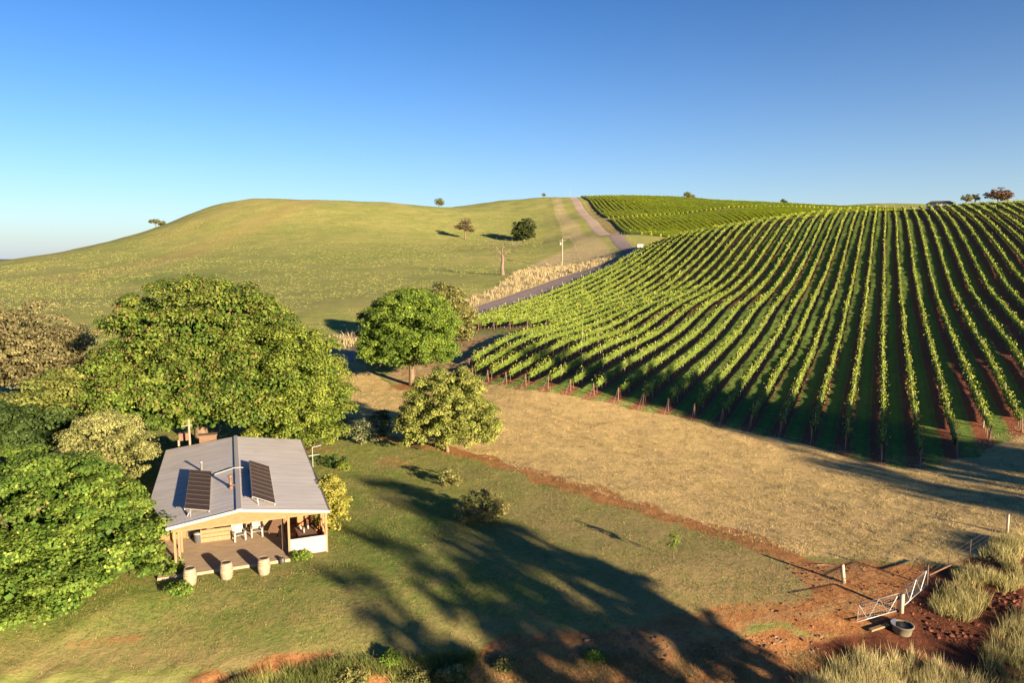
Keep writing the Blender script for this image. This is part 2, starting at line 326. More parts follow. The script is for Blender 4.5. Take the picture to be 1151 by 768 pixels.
def ground_mat():
    m = bpy.data.materials.new('ground'); m.use_nodes = True; nt = m.node_tree; N = nt.nodes; L = nt.links
    p = N['Principled BSDF']; p.inputs['Roughness'].default_value = .95; p.inputs['Specular IOR Level'].default_value = .1
    ge = N.new('ShaderNodeNewGeometry'); pos = ge.outputs['Position']
    def noise(scale, det=4, rough=.6, vec=None, off=None):
        n = N.new('ShaderNodeTexNoise'); n.inputs['Scale'].default_value = scale; n.inputs['Detail'].default_value = det; n.inputs['Roughness'].default_value = rough
        L.new(vec or pos, n.inputs['Vector']); return n.outputs['Fac']
    def math_(op, a, b=None, c=None):
        n = N.new('ShaderNodeMath'); n.operation = op
        for i, q in enumerate((a, b, c)):
            if q is None: continue
            if isinstance(q, (int, float)): n.inputs[i].default_value = q
            else: L.new(q, n.inputs[i])
        return n.outputs[0]
    def rng_(v, a, b, c=0, d=1):
        n = N.new('ShaderNodeMapRange'); n.interpolation_type = 'SMOOTHSTEP'
        for i, q in enumerate((v, a, b, c, d)):
            if isinstance(q, (int, float)): n.inputs[i].default_value = q
            else: L.new(q, n.inputs[i])
        return n.outputs[0]
    def mix(f, a, b):
        n = N.new('ShaderNodeMix'); n.data_type = 'RGBA'
        for i, q in ((0, f), (6, a), (7, b)):
            if isinstance(q, (int, float)): n.inputs[i].default_value = q
            elif isinstance(q, tuple): n.inputs[i].default_value = (*q, 1)
            else: L.new(q, n.inputs[i])
        return n.outputs[2]
    def attr(name):
        a = N.new('ShaderNodeAttribute'); a.attribute_name = name; s = N.new('ShaderNodeSeparateColor'); L.new(a.outputs['Color'], s.inputs[0])
        return s.outputs
    A = attr('cover_a'); B = attr('cover_b'); C = attr('cover_c')
    n_f = noise(5, 5, .75); n_m = noise(1.1, 6, .7); n_l = noise(.16, 5, .6); n_x = noise(.035, 4, .6); n_ff = noise(11, 7, .8)
    mp = N.new('ShaderNodeMapping'); mp.inputs['Scale'].default_value = (.05,.35,.05); mp.inputs['Rotation'].default_value = (0,0,R(12)); L.new(pos, mp.inputs['Vector'])
    n_str = noise(1.0, 5, .7, mp.outputs[0])
    def breakup(mask, n, k=.8): return rng_(math_('ADD', mask, math_('MULTIPLY', math_('SUBTRACT', n, .5), k)), .32, .68)
    # pasture
    past = mix(rng_(n_x, .35, .68), (.205,.225,.052), (.290,.270,.080))
    past = mix(rng_(n_l, .4, .7, 0, .6), past, (.140,.185,.040))
    past = mix(rng_(n_str, .45, .72, 0, .6), past, (.33,.28,.12))
    n_st2 = noise(5.0, 6, .75, mp.outputs[0]); past = mix(rng_(n_st2, .45, .62, 0, .5), past, (.30,.27,.11)); past = mix(rng_(n_st2, .52, .38, 0, .45), past, (.115,.15,.036))
    past = mix(rng_(n_m, .5, .8, 0, .65), past, (.115,.13,.036)); past = mix(rng_(n_f, .5, .75, 0, .4), past, (.30,.27,.11))
    past = mix(math_('MULTIPLY', C[0], .8), past, mix(n_m, (.33,.23,.10), (.22,.19,.06)))
    past = mix(math_('MULTIPLY', C[2], .7), past, (.105,.165,.035))
    # lawn
    lawn = mix(rng_(n_m, .32, .7), (.130,.195,.036), (.275,.255,.070))
    lawn = mix(rng_(n_l, .42, .68, 0, .8), lawn, mix(n_f, (.33,.25,.115), (.21,.19,.06)))
    lawn = mix(rng_(n_f, .46, .66, 0, .8), lawn, (.075,.100,.026)); lawn = mix(rng_(n_ff, .52, .7, 0, .45), lawn, (.34,.27,.12))
    lawn = mix(math_('MULTIPLY', C[1], rng_(n_m, .25, .6, .35, 1)), lawn, mix(n_f, (.37,.26,.12), (.22,.18,.07)))
    lawn = mix(math_('MULTIPLY', C[2], .5), lawn, (.085,.15,.03))
    col = mix(breakup(B[0], n_m, .5), past, lawn)
    # dry straw headland
    dry = mix(rng_(n_m, .3, .7), (.58,.405,.175), (.43,.325,.125))
    dry = mix(rng_(n_l, .45, .75, 0, .5), dry, (.42,.26,.15))
    dry = mix(rng_(n_f, .52, .7, 0, .75), dry, mix(n_l, (.24,.21,.075), (.30,.19,.11)))
    dry = mix(rng_(n_ff, .36, .5, .55, 0), dry, (.25,.18,.07)); dry = mix(rng_(n_ff, .5, .7, 0, .5), dry, (.66,.50,.25))
    col = mix(breakup(A[1], n_m, .6), col, dry)
    # tall straw verge
    ver = mix(rng_(n_m, .3, .7), (.46,.36,.20), (.27,.22,.10)); ver = mix(rng_(n_l, .5, .75, 0, .5), ver, (.18,.18,.06))
    col = mix(breakup(B[2], n_m, .9), col, ver)
    # vineyard floor: mown grass between the rows, red soil under them
    dot = N.new('ShaderNodeVectorMath'); dot.operation = 'DOT_PRODUCT'; L.new(pos, dot.inputs[0]); dot.inputs[1].default_value = (CS, -SN, 0)
    vv = math_('ADD', math_('MULTIPLY', math_('ADD', dot.outputs['Value'], -1.2+300), 1/3), 0)
    fr = math_('FRACT', math_('ADD', vv, .5+.10)); dist = math_('MULTIPLY', math_('ABSOLUTE', math_('SUBTRACT', fr, .5)), 3)
    strip = rng_(math_('ADD', dist, math_('MULTIPLY', math_('SUBTRACT', n_m, .5), .9)), .60, .82, 1, 0)
    soil = mix(rng_(n_f, .35, .7), (.21,.070,.038), (.33,.125,.065)); soil = mix(rng_(n_m, .6, .8, 0, .4), soil, (.16,.13,.05))
    mid = mix(rng_(n_m, .3, .7), (.095,.190,.034), (.200,.265,.050)); mid = mix(rng_(n_l, .5, .75, 0, .5), mid, (.17,.20,.05))
    wt = rng_(math_('ABSOLUTE', math_('SUBTRACT', dist, 1.0)), .12, .3, .45, 0); mid = mix(wt, mid, (.15,.12,.05))
    floor = mix(strip, mid, soil)
    col = mix(breakup(A[2], n_m, .8), col, floor)
    # back block floor (rows run along y)
    sep = N.new('ShaderNodeSeparateXYZ'); L.new(pos, sep.inputs[0])
    fb = math_('FRACT', math_('ADD', math_('MULTIPLY', math_('ADD', sep.outputs[0], 600), 1/3), .5))
    db = math_('MULTIPLY', math_('ABSOLUTE', math_('SUBTRACT', fb, .5)), 3)
    flb = mix(rng_(db, .6, .9, 1, 0), mix(n_x, (.16,.19,.045), (.24,.20,.07)), (.24,.15,.08))
    col = mix(rng_(B[1], .35, .65), col, flb)
    # red dirt
    dirt = mix(rng_(n_m, .3, .7), (.27,.115,.040), (.41,.205,.080)); dirt = mix(rng_(n_f, .46, .66, 0, .7), dirt, (.16,.062,.026)); dirt = mix(rng_(n_ff, .55, .7, 0, .4), dirt, (.46,.31,.15))
    dirt = mix(rng_(n_l, .5, .8, 0, .5), dirt, (.42,.25,.13))
    col = mix(breakup(A[0], n_m, .9), col, dirt)
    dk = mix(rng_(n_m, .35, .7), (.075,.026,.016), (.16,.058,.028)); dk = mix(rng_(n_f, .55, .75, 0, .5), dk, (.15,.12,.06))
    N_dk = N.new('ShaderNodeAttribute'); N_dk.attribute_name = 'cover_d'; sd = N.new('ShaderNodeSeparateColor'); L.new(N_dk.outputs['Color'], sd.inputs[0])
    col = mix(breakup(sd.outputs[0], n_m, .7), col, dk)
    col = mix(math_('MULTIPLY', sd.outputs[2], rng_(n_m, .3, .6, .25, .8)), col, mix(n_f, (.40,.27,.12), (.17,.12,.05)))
    # far plain: distance haze put into the ground colour as blue-grey
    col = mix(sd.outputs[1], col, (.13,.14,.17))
    L.new(col, p.inputs['Base Color'])
    h = math_('ADD', math_('MULTIPLY', n_m, .16), math_('ADD', math_('MULTIPLY', n_f, .07), math_('MULTIPLY', n_ff, .05)))
    b = N.new('ShaderNodeBump'); b.inputs['Strength'].default_value = .75; b.inputs['Distance'].default_value = 1.0
    L.new(h, b.inputs['Height']); L.new(b.outputs[0], p.inputs['Normal'])
    return m
M_GROUND = ground_mat()
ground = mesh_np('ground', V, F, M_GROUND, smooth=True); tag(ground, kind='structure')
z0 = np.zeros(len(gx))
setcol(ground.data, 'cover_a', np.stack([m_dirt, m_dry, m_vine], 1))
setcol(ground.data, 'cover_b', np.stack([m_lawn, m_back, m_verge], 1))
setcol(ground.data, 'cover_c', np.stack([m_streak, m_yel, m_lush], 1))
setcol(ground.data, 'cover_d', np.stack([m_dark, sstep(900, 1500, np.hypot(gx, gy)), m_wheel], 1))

# ------------------------------------------------------------------ gravel road, draped 6 cm above the ground
def ribbon(P, offs, lift, edge=None):
    T = np.gradient(P, axis=0); T /= np.linalg.norm(T, axis=1)[:, None]; Nn = np.stack([T[:, 1], -T[:, 0]], 1)
    n = len(P); k = len(offs); V = []
    for j, o in enumerate(offs):
        oo = o+(wob(P[:, 0], P[:, 1], 2, .5, 31+j) if j in (0, k-1) else 0)
        q = P+Nn*np.asarray(oo).reshape(-1, 1) if np.ndim(oo) else P+Nn*o
        V.append(np.stack([q[:, 0], q[:, 1], gz(q[:, 0], q[:, 1])+(lift if j not in (0, k-1) else -.03)], 1))
    V = np.stack(V, 1).reshape(-1, 3); I = np.arange(n*k).reshape(n, k)
    F = np.stack([I[:-1,:-1].ravel(), I[:-1,1:].ravel(), I[1:,1:].ravel(), I[1:,:-1].ravel()], 1)
    return V, F
ROADF = smooth_line(_rp, 1400)
V, F = ribbon(ROADF, [-3.4,-2.8,-1.8,-.9,0,.9,1.8,2.8,3.4], .07)
def road_mat():
    m = mat('gravel', (.135,.105,.105), .95, noise=((.19,.14,.13), .8, (1,1,1)), bump=.5, bscale=3)
    nt = m.node_tree; N = nt.nodes; L = nt.links; p = N['Principled BSDF']; src = p.inputs['Base Color'].links[0].from_socket
    sp = N.new('ShaderNodeSeparateXYZ'); L.new(N['Texture Coordinate'].outputs['Object'], sp.inputs[0])
    mr = N.new('ShaderNodeMapRange'); mr.inputs[1].default_value = 300; mr.inputs[2].default_value = 390; L.new(sp.outputs[1], mr.inputs[0])
    m2 = N.new('ShaderNodeMapRange'); m2.inputs[1].default_value = 118; m2.inputs[2].default_value = 104; L.new(sp.outputs[1], m2.inputs[0])
    mm = N.new('ShaderNodeMath'); mm.operation = 'MAXIMUM'; L.new(mr.outputs[0], mm.inputs[0]); L.new(m2.outputs[0], mm.inputs[1])
    n = N.new('ShaderNodeTexNoise'); n.inputs['Scale'].default_value = .5; L.new(N['Texture Coordinate'].outputs['Object'], n.inputs['Vector'])
    c = N.new('ShaderNodeValToRGB'); c.color_ramp.elements[0].color = (.29,.205,.15,1); c.color_ramp.elements[1].color = (.36,.27,.205,1); L.new(n.outputs['Fac'], c.inputs[0])
    mx = N.new('ShaderNodeMix'); mx.data_type = 'RGBA'; L.new(mm.outputs[0], mx.inputs[0]); L.new(src, mx.inputs[6]); L.new(c.outputs[0], mx.inputs[7]); L.new(mx.outputs[2], p.inputs['Base Color']); return m
M_ROAD = road_mat()
road = mesh_np('gravel_road', V, F, M_ROAD, smooth=True); tag(road, kind='structure')
# crown of the road, a redder strip between the wheel tracks
V, F = ribbon(ROADF, [-.75,-.45,0,.45,.75], .085)
V[:, 2] = np.where(V[:, 2] < -90, V[:, 2], V[:, 2])
# ------------------------------------------------------------------ leaf clouds
def rdir(n):
    v = rng.normal(size=(n, 3)); return v/np.linalg.norm(v, axis=1)[:, None]
def leaf_quads(C, Nrm, length, width, fold=0):
    """one diamond shaped leaf face per centre"""
    n = len(C); r = rdir(n); T = np.cross(Nrm, r); T /= np.linalg.norm(T, axis=1)[:, None]+1e-9; B = np.cross(Nrm, T)
    length = np.broadcast_to(length, n)[:, None]; width = np.broadcast_to(width, n)[:, None]
    P = np.stack([C-T*length/2, C+B*width/2-T*length*.08, C+T*length/2, C-B*width/2-T*length*.08], 1)
    return P.reshape(-1, 3), np.arange(4*n).reshape(n, 4)
def rep_col(c, k=4): return np.repeat(c, k, axis=0)
def cmix(a, b, t): return np.asarray(a)[None]*(1-t[:, None])+np.asarray(b)[None]*t[:, None]
def ordinal(n):
    names = ['first','second','third','fourth','fifth','sixth','seventh','eighth','ninth','tenth','eleventh','twelfth','thirteenth','fourteenth','fifteenth','sixteenth','seventeenth','eighteenth','nineteenth','twentieth']
    tens = {2:'twenty',3:'thirty',4:'forty',5:'fifty',6:'sixty',7:'seventy',8:'eighty',9:'ninety'}
    if n <= 20: return names[n-1]
    t, u = divmod(n, 10)
    return ({2:'twentieth',3:'thirtieth',4:'fortieth',5:'fiftieth',6:'sixtieth',7:'seventieth',8:'eightieth',9:'ninetieth'}[t] if u == 0 else tens[t]+'-'+names[u-1])

# ------------------------------------------------------------------ vine rows
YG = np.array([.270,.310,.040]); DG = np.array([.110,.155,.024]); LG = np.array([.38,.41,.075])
def canopy(P, S, scale_w=1.0, near_d=60, top=1.6, bot=.66, dens=1.0):
    """P (n,2) points along the row a step S apart, first to last"""
    n = len(P); gzv = gz(P[:, 0], P[:, 1]); D = np.hypot(P[:, 0], P[:, 1])
    T = np.gradient(P, axis=0); T /= np.linalg.norm(T, axis=1)[:, None]; Nn = np.stack([T[:, 1], -T[:, 0]], 1)
    size = np.clip(.14*(D/60)**.72, .14, .45)
    per_m = 3.0/(size**1.5)*dens*.9
    cnt = rng.poisson(per_m*S); idx = np.repeat(np.arange(n), cnt); m = len(idx)
    t = rng.random(m)*S-S/2
    # each vine plant is a bushy clump about every 1.5 m
    al = idx*S+t; vine = .5+.5*np.cos(2*PI*al/1.5+np.sin(al*.35)*1.2); gap = vnoise(al, al*0, 4.5, int(rng.integers(1e6)))
    hh = rng.beta(1.6, 1.3, m); tp = top+.22*vine+(gap-.5)*.55; h = bot+(tp-bot)*hh
    shoot = rng.random(m) < .10; h = np.where(shoot, tp+rng.random(m)*.34, h)
    wd = (.28+.18*vine)*scale_w*np.clip(1.3-D[idx]/350, .68, 1.15)*(1-.35*np.abs(hh-.5)*2); lat = rng.normal(size=m)*wd*.62
    C = np.stack([P[idx, 0]+T[idx, 0]*t+Nn[idx, 0]*lat, P[idx, 1]+T[idx, 1]*t+Nn[idx, 1]*lat, gzv[idx]+h], 1)
    Nr = np.stack([Nn[idx, 0]*np.sign(lat), Nn[idx, 1]*np.sign(lat), np.full(m, .5)], 1)*.9+rdir(m)*.8
    Nr /= np.linalg.norm(Nr, axis=1)[:, None]
    L = size[idx]*(.7+.7*rng.random(m))
    V, F = leaf_quads(C, Nr, L, L*.85)
    height_t = np.clip((h-bot)/(top-bot)*.75+rng.normal(size=m)*.22, 0, 1)  # leaf colour runs from dark green low down to yellow green on top
    col = cmix(DG, YG, height_t); yo = (rng.random(m) < .10*np.clip(90/D[idx], .2, 1))[:, None]; col = np.where(yo, LG*.9, col)*(.85+.3*rng.random(m))[:, None]
    return V, F, rep_col(col)
def core_strip(P, bot, top, wd):
    """dense inner wood and leaves of the hedge, a lumpy ridge"""
    n = len(P); g = gz(P[:, 0], P[:, 1]); T = np.gradient(P, axis=0); T /= np.linalg.norm(T, axis=1)[:, None]; Nn = np.stack([T[:, 1], -T[:, 0]], 1)
    rr = 1+.35*(rng.random(n)-.5); prof = [(-.5,0),(-.42,.75),(0,1),(.42,.75),(.5,0)]
    V = np.stack([np.stack([P[:, 0]+Nn[:, 0]*a*wd*rr, P[:, 1]+Nn[:, 1]*a*wd*rr, g+bot+(top-bot)*b*rr], 1) for a, b in prof], 1).reshape(-1, 3)
    I = np.arange(n*5).reshape(n, 5)
    F = np.concatenate([np.stack([I[:-1, i], I[1:, i], I[1:, (i+1) % 5], I[:-1, (i+1) % 5]], 1) for i in range(5)])
    return V, F
def join_np(parts):
    Vs, Fs, Cs = [], [], []; n = 0
    for V, F, C in parts: Vs.append(V); Fs.append(F+n); Cs.append(C); n += len(V)
    return np.concatenate(Vs), np.concatenate(Fs), np.concatenate(Cs)
mb = MB(); mb.tube([(0,0,-.2),(0,0,1.0),(.01,0,1.78)], [.04,.04,.035], 6); ME_LINE = mb.build('post', M_POST_PALE).data
bpy.data.objects.remove(bpy.data.objects['post'])
mb = MB(); mb.tube([(0,0,-.2),(0,0,1.0),(.01,.01,1.5)], [.085,.085,.08], 8); ME_END = mb.build('end_post', M_STRAINER).data
bpy.data.objects.remove(bpy.data.objects['end_post'])
VROWS = [1.2+3*k for k in range(-25, 19)]
for i, v in enumerate(VROWS):
    u0, u1 = ustart(v), uend(v); L = u1-u0; S = .5
    us = np.arange(u0+1.0, u1, S); x, y = uv2xy(us, v+(vnoise(us, us*0, 14, i)-.5)*.18)
    # only the part the photograph can see, plus what shades it
    keep = (x < .82*y+14); us, x, y = us[keep], x[keep], y[keep]
    if len(us) < 10: continue
    P = np.stack([x, y], 1)
    if i < 26: where = ordinal(i+1)+' from the gravel road'
    elif v < 0: where = ordinal(i+1)+' from the gravel road'
    else: where = ordinal(i+1)+' from the gravel road'
    bx, by = uv2xy(us[0]-1, v)
    row = empty('vine_row', (float(bx), float(by), G(bx, by)), 0,
                'leafy green vine row on the big front slope, '+where, 'vine row', 'vine rows of the big front block')
    off = np.array([bx, by, G(bx, by)])
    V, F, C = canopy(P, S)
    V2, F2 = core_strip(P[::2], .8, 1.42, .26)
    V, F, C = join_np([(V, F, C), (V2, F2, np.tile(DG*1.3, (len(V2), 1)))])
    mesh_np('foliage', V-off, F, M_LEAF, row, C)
    # trunks of the single vines, every 1.5 m
    mb = MB()
    ut = np.arange(us[0], min(us[-1], us[0]+95), 1.5)
    for k, u in enumerate(ut):
        tx, ty = uv2xy(u+random.uniform(-.1,.1), v+random.uniform(-.05,.05)); tz = G(tx, ty)
        a = Vector((tx, ty, tz-.1))-Vector(off); b = a+Vector((random.uniform(-.08,.08), random.uniform(-.08,.08), 1.05)); mb.bar(a, b, .05)
    tr = mb.build('trunk', M_BARK, row); tr['kind'] = 'stuff'
    e = bpy.data.objects.new('end_post', ME_END); link(e, row); e.location = (0,0,0); e.rotation_euler = (R(random.uniform(-4,2)), R(random.uniform(-6,-1)), random.random()*6)
    step = 7.2
    for k, u in enumerate(np.arange(us[0]+3, us[-1], step)):
        px_, py_ = uv2xy(u, v+random.uniform(-.05,.05))
        if py_ > 262 and v < -20: continue
        o = bpy.data.objects.new('post', ME_LINE); link(o, row); o.location = (float(px_-off[0]), float(py_-off[1]), G(px_, py_)-off[2]); o.rotation_euler = (R(random.uniform(-2,2)), R(random.uniform(-2,2)), 0); o.scale = (1,1,random.uniform(1.0,1.09))
    # the fruiting wire and the end stay
    mb = MB()
    for hz in (.95,):
        W = [(float(a), float(b), G(a, b)+hz) for a, b in zip(*uv2xy(np.arange(us[0]-1, min(us[-1], us[0]+40), 4), v))]
        mb.tube([Vector(q)-Vector(off) for q in W], [.012]*len(W), 3)
    sx, sy = uv2xy(u0-1.6, v); mb.bar(Vector((sx, sy, G(sx, sy)))-Vector(off), (0,0,1.4), .02)
    mb.build('wire', M_STEEL, row)
# back block
nb = 0
Pb = np.array(P_BACK, float)
for k in range(0, 92):
    X = 61.0+3*k; ys = np.arange(312, 655, 1.0); xs = np.full(len(ys), X)+(vnoise(ys, ys*0, 30, k)-.5)*.5
    ins = inside(xs, ys, Pb); fold = 447+max(0, X-50)*.115
    ins &= np.abs(ys-fold) > 4.0
    xs, ys = xs[ins], ys[ins]
    if len(xs) < 12: continue
    # the two halves, above and below the headland track, in one trellised line each
    nb += 1
    for half, sel, nm in ((0, ys < fold, 'lower'), (1, ys > fold, 'upper')):
        x2, y2 = xs[sel], ys[sel]
        if len(x2) < 8: continue
        P = np.stack([x2, y2], 1); off = np.array([x2[0], y2[0], G(x2[0], y2[0])])
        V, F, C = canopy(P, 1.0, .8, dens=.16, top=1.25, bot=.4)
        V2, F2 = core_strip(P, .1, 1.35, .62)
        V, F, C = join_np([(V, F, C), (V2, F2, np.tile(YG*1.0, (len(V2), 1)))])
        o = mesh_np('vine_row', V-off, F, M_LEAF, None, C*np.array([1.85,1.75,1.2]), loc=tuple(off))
        tag(o, 'far hillside vine row %s the headland track, %s from the gravel road' % ('above' if half else 'below', ordinal(nb)), 'vine row', 'vine rows %s the headland track on the far hill' % ('above' if half else 'below'))
# ------------------------------------------------------------------ trees and shrubs
def in_blobs(P, blobs):
    m = np.zeros(len(P), bool)
    for (c, r) in blobs: m |= (((P-np.array(c))/np.array(r))**2).sum(1) < .80
    return m
def foliage(blobs, n_lump, lump_r, per, size, cols, flower=None, droop=.55, zmin=0.3, flat=.75, fill=.12, seed=0, shell=.42, up=0.6):
    """leaf clumps on the outside of a union of ellipsoids; returns leaf faces, colours and the clump centres"""
    global rng
    rng = np.random.default_rng(seed)
    A = np.array([r[0]*r[1]+r[0]*r[2]+r[1]*r[2] for c, r in blobs]); A = A/A.sum(); Ls = []
    for (c, r), a in zip(blobs, A):
        k = int(n_lump*a)+1; d = rdir(k*2); d = d[d[:, 2] > -droop][:k]
        rad = 1-shell*rng.random(len(d))**1.8
        q = np.array(c)+d*np.array(r)*rad[:, None]
        # drop the clumps hidden deep inside a neighbour
        others = [(c2, np.array(r2)*.72) for c2, r2 in blobs if c2 is not c]
        if others: q = q[~in_blobs(q, others)]
        Ls.append(q)
    Lc = np.concatenate(Ls); Lc = Lc[Lc[:, 2] > zmin]
    lr = lump_r*(.6+.8*rng.random(len(Lc)))
    lt = np.clip(rng.normal(.5, .28, len(Lc)), 0, 1); lb = .82+.36*rng.random(len(Lc))
    n = len(Lc)*per; idx = np.repeat(np.arange(len(Lc)), per)
    d = rdir(n); low = d[:, 2] < -.25; d[low, 2] *= -1
    rr = (.45+.6*rng.random(n)**.6)
    C = Lc[idx]+d*(lr[idx]*rr)[:, None]*np.array([1, 1, flat])
    Nr = d*.9+rdir(n)*.75+np.array([0, 0, up]); Nr /= np.linalg.norm(Nr, axis=1)[:, None]
    cen = np.array(blobs[0][0]); 
    ok = C[:, 2] > zmin*.4; C, Nr, idx = C[ok], Nr[ok], idx[ok]; n = len(C)
    L = size*(.65+.7*rng.random(n))
    V, F = leaf_quads(C, Nr, L, L*.72)
    t = np.clip(lt[idx]+rng.normal(size=n)*.22, 0, 1); col = cmix(cols[0], cols[1], t)*(lb[idx]*(.8+.4*rng.random(n)))[:, None]
    if flower is not None:
        share, fc, fl = flower; k = np.nonzero((rng.random(n) < share) & (Nr[:, 2] > -.1))[0]
        fcol = np.asarray(fc)*(.7+.6*rng.random(len(k)))[:, None]; col[k] = fcol
        if fl:   # upright candles
            C2 = C[k]+np.array([0, 0, .5*fl]); d2 = rdir(len(k)); d2[:, 2] *= .15; d2 /= np.linalg.norm(d2, axis=1)[:, None]
            T = np.zeros((len(k), 3)); T[:, 2] = 1; B = np.cross(d2, T)
            P = np.stack([C2-T*fl/2, C2+B*fl*.24, C2+T*fl/2, C2-B*fl*.24], 1).reshape(-1, 3)
            V = np.concatenate([V, P]); F = np.concatenate([F, np.arange(4*len(k)).reshape(-1, 4)+4*n]); col = np.concatenate([col, fcol])
    # coarser leaves inside the crown
    vol = sum(r[0]*r[1]*r[2] for c, r in blobs); ni = int(vol*9/size**1.2*.35); bi = rng.integers(0, len(blobs), ni); bc = np.array([c for c, r in blobs])[bi]; br = np.array([r for c, r in blobs])[bi]
    q = bc+rdir(ni)*br*(rng.random(ni)**.5*.80)[:, None]; q = q[q[:, 2] > zmin*1.1]; ni = len(q)
    V3, F3 = leaf_quads(q, rdir(ni), size*1.9, size*1.7); V = np.concatenate([V, V3]); F = np.concatenate([F, F3+len(V)-len(V3)]); col = np.concatenate([col, np.tile(np.asarray(cols[0]), (ni, 1))])
    return V, F, rep_col(col), Lc
def limbs(base, Lc, top, r0, n_limb, kink=.25, seed=0, tips=2, mat_=None, fork=.3):
    rr = random.Random(seed); mb = MB(); b = Vector(base); t = Vector(top)
    mid = b.lerp(t, .5)+Vector((rr.uniform(-.1,.1), rr.uniform(-.1,.1), 0))*r0*4
    tk = MB(); tk.tube([b-Vector((0,0,.4)), b+Vector((0,0,.12)), mid, t], [r0*1.6, r0*1.12, r0*.86, r0*.55], 9)
    pick = list(range(len(Lc))); rr.shuffle(pick)
    for i in pick[:n_limb]:
        e = Vector(Lc[i]); f = rr.uniform(fork, .95); s = mid.lerp(t, f) if f > .5 else b.lerp(t, .35+f)
        m1 = s.lerp(e, .4)+Vector((rr.uniform(-1,1), rr.uniform(-1,1), rr.uniform(-.3,.8)))*kink*(e-s).length*.3
        m2 = s.lerp(e, .72)+Vector((rr.uniform(-1,1), rr.uniform(-1,1), rr.uniform(0,.6)))*kink*(e-s).length*.25
        r = r0*rr.uniform(.22,.42); mb.tube([s, m1, m2, e], [r, r*.7, r*.42, r*.12], 5)
        for _ in range(tips):
            q = m2+Vector((rr.gauss(0,1), rr.gauss(0,1), rr.gauss(.3,.7)))*(e-s).length*.22; mb.tube([m1.lerp(m2, rr.random()), q.lerp(m2,.5)+Vector((0,0,.1)), q], [r*.35, r*.2, r*.05], 4)
    return tk, mb
def tree(name, x, y, blobs, label, cat='tree', group=None, n_lump=160, lump_r=1.1, per=150, size=.26, cols=(DG, YG), flower=None,
         trunk_r=.3, n_limb=22, droop=.5, flat=.75, zmin=.8, seed=1, tips=2, trunk_top=None, up=.6, mat_=None, shell=.42, crown='crown'):
    """blobs: ((dx, dy, dz), (rx, ry, rz)) relative to the tree's base"""
    z = G(x, y); root = empty(name, (x, y, z), 0, label, cat, group)
    bl = [(tuple(c), tuple(r)) for c, r in blobs]
    V, F, C, Lc = foliage(bl, n_lump, lump_r, per, size, cols, flower, droop, zmin, flat, seed=seed, up=up, shell=shell)
    mesh_np(crown, V, F, mat_ or M_LEAF, root, C)
    if trunk_r:
        top = trunk_top or (bl[0][0][0]*.6, bl[0][0][1]*.6, bl[0][0][2])
        tk, mb = limbs((0,0,0), Lc, top, trunk_r, n_limb, seed=seed, tips=tips)
        tk.build('trunk', M_BARK, root, True)
        if mb.v: mb.build('branch', M_BARK, root, True)
    return root
def XYpx(px, Y): return (px-575.5)/FPX*(Y*math.cos(PITCH)+(CAMH-G(0, Y))*math.sin(PITCH))
OLIVE = (np.array([.13,.135,.04]), np.array([.30,.28,.09]))
CHEST = (np.array([.080,.140,.020]), np.array([.200,.245,.040]))
BRIGHT = (np.array([.110,.165,.022]), np.array([.250,.285,.045]))
MIDG = (np.array([.095,.160,.022]), np.array([.215,.290,.038]))
PLANE = (np.array([.080,.150,.022]), np.array([.200,.275,.042]))
# big chestnut behind the house
tree('chestnut_tree', -29.5, 66, [((.5,0,6.2),(10.2,7.2,5.0)), ((-.4,2.0,10.2),(8.6,6.2,5.4)), ((-.5,-4,4.6),(9,4.5,3.4)), ((6.5,-2,5.2),(5.4,5,4.2)), ((-5.5,-1,5.6),(4.5,4.6,3.8))],
     'huge spreading tree with rusty seed heads standing right behind the metal roofed house', n_lump=680, lump_r=1.1, per=300, size=.245, cols=CHEST,
     flower=(.040, (.22,.145,.055), .24), trunk_r=.6, n_limb=40, droop=.35, zmin=3.0, seed=3, tips=3)
tree('leafy_tree', -20.2, 64.5, [((0,0,6.3),(5.2,4.6,5.0)), ((.6,-1.4,3.6),(5.0,3.8,3.0))],
     'bright lime green rounded tree joined to the right side of the huge tree', n_lump=260, lump_r=.95, per=270, size=.2, cols=BRIGHT, trunk_r=.3, n_limb=16, droop=.8, zmin=1.2, seed=4)
# grey-brown gum at the left edge and its neighbours
tree('gum_tree', -56, 80, [((0,0,7.4),(7.4,5,5.4)), ((4.8,-.5,5.2),(4.4,4,4.2)), ((-6,0,6),(6,5,5.4))],
     'dull olive brown gum tree with bare pale limbs at the left edge', n_lump=300, lump_r=1.1, per=170, size=.24, cols=(np.array([.17,.15,.065]), np.array([.29,.25,.115])), trunk_r=.35, n_limb=50, droop=.7, zmin=1.2, seed=5, tips=4)
tree('broadleaf_tree', -40.5, 63, [((0,0,4.7),(4.0,3.4,3.1)), ((3.2,0,3.6),(3.2,3,2.5)), ((-2,-1,3.6),(3.6,3,2.4))],
     'yellow green rounded tree left of the huge tree, between it and the olive brown gum', n_lump=220, lump_r=.9, per=180, size=.26, cols=(np.array([.10,.13,.03]), np.array([.24,.25,.06])), trunk_r=.25, n_limb=12, seed=6)
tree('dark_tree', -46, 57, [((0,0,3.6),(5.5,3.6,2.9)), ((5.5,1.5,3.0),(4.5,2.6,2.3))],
     'dark green tree in the shade behind the big foreground tree', n_lump=120, lump_r=1.0, per=120, size=.28, cols=(np.array([.04,.07,.018]), np.array([.08,.12,.028])), trunk_r=.2, n_limb=8, seed=7)  # its shade is put into the leaf colours, darker than its neighbours
